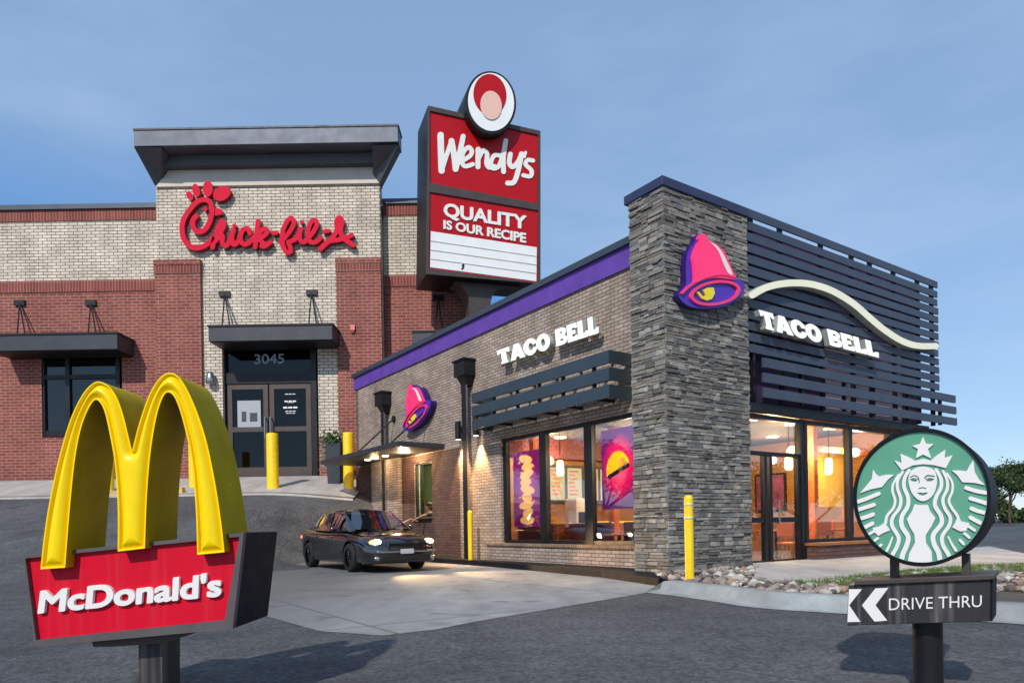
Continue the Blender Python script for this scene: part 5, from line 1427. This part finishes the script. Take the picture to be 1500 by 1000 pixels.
for s in (1, -1):
    for nm, xs_ in (('side_window', [-1.22,-.75,-.5,-.25]), ('side_window', [-.15,0,.25,.45,.62])):
        if s == 1 and xs_[0] > -.2: continue          # driver's window is down
        g_ = MB()
        for a, b in zip(xs_, xs_[1:]): g_.quad(sidept(a,s,.05,.003), sidept(b,s,.05,.003), sidept(b,s,.89,.003), sidept(a,s,.89,.003))
        g_.build(nm, M['car_glass'], car)
    for a, b in ((-1.25,-.2),(-.18,.70)):
        d = MB(); d.tube([sidept(a,s,.02,.006), sidept((a+b)/2,s,.02,.006), sidept(b,s,.02,.006)], .011, 6); d.build('window_trim', M['chrome'], car)
    d = MB(); d.sphere((.72, s*1.0, 1.0), .09, 12, (.9,1.15,.75)); d.cyl((.74,s*.84,.96),(.72,s*.95,.98), .022, n=8); d.build('mirror', M['car_paint'], car)
    for x in (-.95, .12):
        d = MB(); d.box(x, s*.918, .80, x+.2, s*.945, .835); d.build('door_handle', M['chrome'], car, bevel=.006)
    for x in (-1.42, 1.42):
        w = MB(); w.lathe([(.21,-.115),(.30,-.115),(.325,-.09),(.335,-.04),(.335,.04),(.325,.09),(.30,.115),(.21,.115)], x, s*.81, .335, 28, 'y')
        w = w.build('wheel', M['tyre'], car)
        rm = MB(); oy = s*.085
        rm.lathe([(.215,-.01),(.225,.012),(.205,.02),(.20,-.02)], x, s*.81+oy, .335, 28, 'y')
        for k in range(10):
            a = k*math.pi/5; rm.cyl((x+.04*math.cos(a), s*.81+oy, .335+.04*math.sin(a)), (x+.205*math.cos(a), s*.81+oy, .335+.205*math.sin(a)), .017, .012, 6)
        rm.cyl((x, s*.81+oy-.02, .335), (x, s*.81+oy+.02, .335), .05, n=14); rm.build('rim', M['rim'], w)
        d = MB(); d.cyl((x, s*.81-.05, .335), (x, s*.81+.06, .335), .2, n=20); d.build('brake_disc', M['plastic'], w)
        # wheel housing
        d = MB(); ar = [(x+.378*math.cos(R(q)), s*.905, .35+.378*math.sin(R(q))) for q in range(-15, 196, 14)]; d.tube(ar, .011, 6); d.build('wheel_arch', M['plastic'], car)
    # lamps
    d = MB(); d.sphere((2.26, s*.66, .685), .20, 16, (1.15,1.0,.46)); hl = d.build('headlight', M['car_glass'], car)
    d = MB(); d.sphere((2.36, s*.645, .685), .125, 14, (1.1,1.25,.62)); d.build('lamp_reflector', M['headglow'], hl)
    d = MB(); d.sphere((2.455, s*.63, .69), .065, 12, (.7,1.1,.9)); d.build('lamp_bulb', M['headlamp'], hl)
    d = MB(); d.sphere((-2.36, s*.66, .80), .13, 10, (.5,1.2,.55)); d.build('taillight', M['tail'], car)
    d = MB(); d.sphere((2.50, s*.66, .34), .075, 10, (.6,1.2,.8)); d.build('fog_lamp', M['chrome'], car)
d = MB()
for k in range(6): d.box(2.52, -.40, .53+k*.024, 2.585, .40, .541+k*.024)
d.box(2.515, -.40, .53, 2.55, .40, .665)
d.box(2.50, -.43, .52, 2.58, -.405, .68); d.box(2.50, .405, .52, 2.58, .43, .68); d.build('grille', M['plastic'], car)
d = MB(); d.box(2.44, -.72, .455, 2.605, .72, .505); d.build('bumper_strip', M['chrome'], car, bevel=.02)
d = MB(); d.box(2.46, -.60, .27, 2.575, .60, .40); d.build('lower_intake', M['plastic'], car, bevel=.02)
d = MB(); d.box(2.606, -.16, .43, 2.614, .16, .535); d.build('number_plate', M['paper'], car)
d = MB(); d.box(-.9, -.75, .5, .9, .75, .9)
for y in (.38, -.38):
    d = MB(); d.box(-.42, y-.22, .80, -.30, y+.22, 1.12); d.box(-.40, y-.10, 1.125, -.33, y+.10, 1.27); d.build('front_seat', M['plastic'], car, bevel=.02)
d = MB()
for i in range(20):
    a = i*math.pi/10; b = (i+1)*math.pi/10; f_ = lambda q: (.56-.05*math.sin(q), .38+.17*math.cos(q), .97+.16*math.sin(q)); d.cyl(f_(a), f_(b), .014, n=6)
d.build('steering_wheel', M['plastic'], car)

dr = fV.sub(-.05, .40, -.02)
person(dr, 'driver in a grey blue shirt reaching an arm out of the black sedan', M['skin'], M['shirt_blue'], ((.22,.44,1.03),(.42,.70,1.20)), ((.22,-.22,.82),(.46,-.06,.95)), True)
# server leaning from the window
sv = T.sub(WX+.36, 10.55, .06, (-u2[0], -u2[1]))
person(sv, 'server in a black shirt leaning out of the service window with one arm extended', M['skin_dark'], M['shirt_black'], ((.50,.26,1.30),(.78,.34,1.20)), ((.22,-.28,1.12),(.42,-.16,1.14)), False, lean=.16, hair_len=.1)
# ------------------------------------------------------------------ trees beyond the frame edges and at the horizon
def tree_mesh(seed, H, cr_w):
    rd = random.Random(seed); tb = MB(); tips = []
    def limb(p, d, L, r, lev):
        q = p+d*L; m_ = p+d*L*.5+Vector((rd.gauss(0,.06),rd.gauss(0,.06),0))*L
        tb.cyl(p, m_, r, r*.8, 7); tb.cyl(m_, q, r*.8, r*.55, 7)
        if lev == 0 or r < .015: tips.append(q); return
        for k in range(rd.randint(3, 4)):
            nd = (d+Vector((rd.gauss(0,.65),rd.gauss(0,.65),rd.gauss(.1,.3)))).normalized(); limb(q, nd, L*rd.uniform(.6,.8), r*.55, lev-1)
        if lev > 1: limb(q, (d+Vector((0,0,.4))).normalized(), L*.7, r*.6, lev-1)
    limb(Vector((0,0,-.2)), Vector((rd.gauss(0,.03),rd.gauss(0,.03),1)).normalized(), H*.33, H*.022, 4)
    lv = MB()
    for tp in tips:
        for _ in range(20):
            p = tp+Vector((rd.gauss(0,.45),rd.gauss(0,.45),rd.gauss(0,.34)))*H/9.
            a = Vector((rd.gauss(0,1),rd.gauss(0,1),rd.gauss(0,.7))).normalized(); b = a.orthogonal().normalized(); s = rd.uniform(.1,.2)*H/9.
            b = Matrix.Rotation(rd.uniform(0,6.3),3,a) @ b
            lv.add([p-b*s*.55, p+a*s, p+b*s*.55, p-a*s], [(0,1,2,3)])
    return tb, lv
PT = []
def tree(kind, x, y, label, rz, s, z=0., group='trees around the parking area'):
    if len(PT) <= kind:
        tb, lv = tree_mesh(11+kind*7, 9.5, 3)
        f = Frame((x, y), (1, 0), z); t = f.thing('broadleaf_tree', label, 'tree', group)
        tb.build('trunk', M['bark'], t, normals=False); lv.build('crown', M['foliage'], t, normals=False); PT.append(t)
    else:
        t = copy_tree(PT[kind]); t['label'] = label
    t.location = (x, y, z-.05); t.rotation_euler = (0, 0, rz); t.scale = (s,)*3
    return t
tree(0, -30, 29.5, 'green tree mirrored in the farthest side window', .4, .8, .6)
tree(1, -31, 25.6, 'green tree mirrored at the left edge of the middle side window', 2.1, .85, -.2)
tree(0, -29, 22.3, 'green tree mirrored at the right edge of the middle side window', 3.3, .82, -.6)
tree(1, -27, 19.2, 'green tree mirrored in the side window nearest the stone tower', 5.3, .75, -.9)
tree(1, 31, 19.6, 'green tree right of the view, mirrored in the second front dining window', 1.2, .8, -2.2)
tree(0, 33, 16.4, 'green tree right of the view, mirrored in the first front dining window', 2.2, .8, -2.2)
tree(1, 30, 13.6, 'green tree right of the view, mirrored in the front door glass', 4.2, .7, -2.)
tree(0, 58, 84, 'far green tree on the horizon right of the slatted front', 4.2, .8)
tree(1, 66, 92, 'far tree on the horizon partly behind the round green sign', .3, .95)
tree(0, 74, 95, 'far tree on the horizon at the right edge of the view', 5.2, .85)
tree(1, 50, 96, 'far tree on the horizon close against the end of the slatted front', 2.6, .8)

# far mass of trees along the right horizon
rd = random.Random(3); fw_ = MB()
for k in range(9000):
    a = rd.uniform(.60, 1.05); Y = rd.uniform(118, 135); top = 4.5+2.2*math.sin(a*31)+1.5*math.sin(a*83+1)+rd.gauss(0,.5)
    p = Vector((a*Y, Y, rd.random()**.7*max(1.5, top))); n_ = Vector((rd.gauss(0,1), rd.gauss(0,1), rd.gauss(0,.7))).normalized(); b = n_.orthogonal().normalized(); s = rd.uniform(.25,.55)
    b = Matrix.Rotation(rd.uniform(0,6.3),3,n_) @ b; c = n_.cross(b)
    fw_.add([p-b*s, p+c*s*.7, p+b*s, p-c*s*.7], [(0,1,2,3)])
struct(fw_.build('distant_trees', M['foliage'], normals=False), 'stuff')

# ------------------------------------------------------------------ light
sd = Vector((-.37, -1., .9)).normalized()
sun = bpy.data.lights.new('sun', 'SUN'); sun.energy = 2.25; sun.angle = R(1.2); sun.color = (1., .94, .85)
so_ = bpy.data.objects.new('sun', sun); COL.objects.link(so_); so_.rotation_euler = (-sd).to_track_quat('-Z', 'Y').to_euler()
wd_ = bpy.data.worlds.new('World'); SC.world = wd_; wd_.use_nodes = True
nt = wd_.node_tree; nt.nodes.clear()
class WNT(NT):
    def __init__(s, t): s.t = t
w = WNT(nt)
sky = w.n('ShaderNodeTexSky', sky_type='NISHITA'); sky.sun_disc = False
sky.sun_elevation = math.asin(sd.z); sky.sun_rotation = math.atan2(sd.x, sd.y)
sky.air_density = 1.0; sky.dust_density = .0; sky.ozone_density = 3.0; sky.altitude = 200
co = w.n('ShaderNodeTexCoord').outputs['Generated']
mp_ = w.n('ShaderNodeMapping'); w.l(co, mp_.inputs[0]); mp_.inputs['Scale'].default_value = (1.3, 1.3, 4.2); mp_.inputs['Rotation'].default_value = (0, .12, 0)
nz = w.noise(mp_.outputs[0], 2.1, 6, .55)
sepn = w.n('ShaderNodeSeparateXYZ'); w.l(co, sepn.inputs[0])
cm = w.math('MULTIPLY', w.ramp(nz, .44, .78), .24)
even = w.mix(.74, sky.outputs[0], (1.2, 1.9, 2.95))
# a clear deep blue patch low on the left, under thin cloud
left = w.ramp(sepn.outputs[0], -.62, -.02, (1,)*3, (0,)*3)
low = w.ramp(sepn.outputs[2], .30, .46, (1,)*3, (0,)*3)
deep = w.mix(w.math('MULTIPLY', w.math('MULTIPLY', left, low), w.math('MULTIPLY', w.ramp(sepn.outputs[1], .1, .5), .8)), even, (.22, 1.15, 3.1))
col = w.mix(cm, deep, (3.0, 3.7, 4.9))
bg = w.n('ShaderNodeBackground'); w.l(col, bg.inputs[0]); bg.inputs[1].default_value = .14
ow = w.n('ShaderNodeOutputWorld'); w.l(bg.outputs[0], ow.inputs[0])
# lit lamps of the restaurant
def lamp(x, y, z, e, col=(1., .66, .34), r=.12):
    l = bpy.data.lights.new('lamp', 'POINT'); l.energy = e; l.color = col; l.shadow_soft_size = r
    o = bpy.data.objects.new('lamp_light', l); COL.objects.link(o); o.location = T.w(x, y, z); return o
for x, y in ((2.2,2.0),(3.6,4.6),(2.2,6.3),(6.2,1.6),(5.6,3.6),(8.0,3.4),(8.2,1.1)): lamp(x, y, 2.75, 180, (1., .73, .43))
lamp(1.6, 10.5, 2.9, 160, (.9, 1., .6))
lamp(WX-.6, 10.6, 3.2, 110); lamp(WX-.6, 12.8, 3.2, 25)
def spot(x, y, z, tgt, e, ang=70, col=(1., .62, .28)):
    l = bpy.data.lights.new('wall_spot', 'SPOT'); l.energy = e; l.color = col; l.spot_size = R(ang); l.spot_blend = .6; l.shadow_soft_size = .05
    o = bpy.data.objects.new('lamp_light', l); COL.objects.link(o); a = Vector(T.w(x, y, z)); b = Vector(T.w(*tgt)); o.location = a
    o.rotation_euler = (b-a).to_track_quat('-Z', 'Y').to_euler(); return o
for y in (7.12, 8.06): spot(WX-.16, y, 3.38, (WX-.02, y, 0), 420, 64)
for s in (1, -1):
    a = fV.w(2.5, s*.58, .68); b = fV.w(6, s*.9+.9, .0); l = bpy.data.lights.new('beam', 'SPOT'); l.energy = 700; l.color = (1,.62,.28); l.spot_size = R(60); l.spot_blend = .7; l.shadow_soft_size = .06
    o = bpy.data.objects.new('headlamp_beam', l); COL.objects.link(o); o.location = a; o.rotation_euler = (Vector(b)-Vector(a)).to_track_quat('-Z', 'Y').to_euler()

vs = SC.view_settings; vs.view_transform = 'Standard'; vs.look = 'None'; vs.gamma = 1; vs.use_curve_mapping = False; vs.exposure = .66
SC.cycles.max_bounces = 8; SC.cycles.transparent_max_bounces = 12
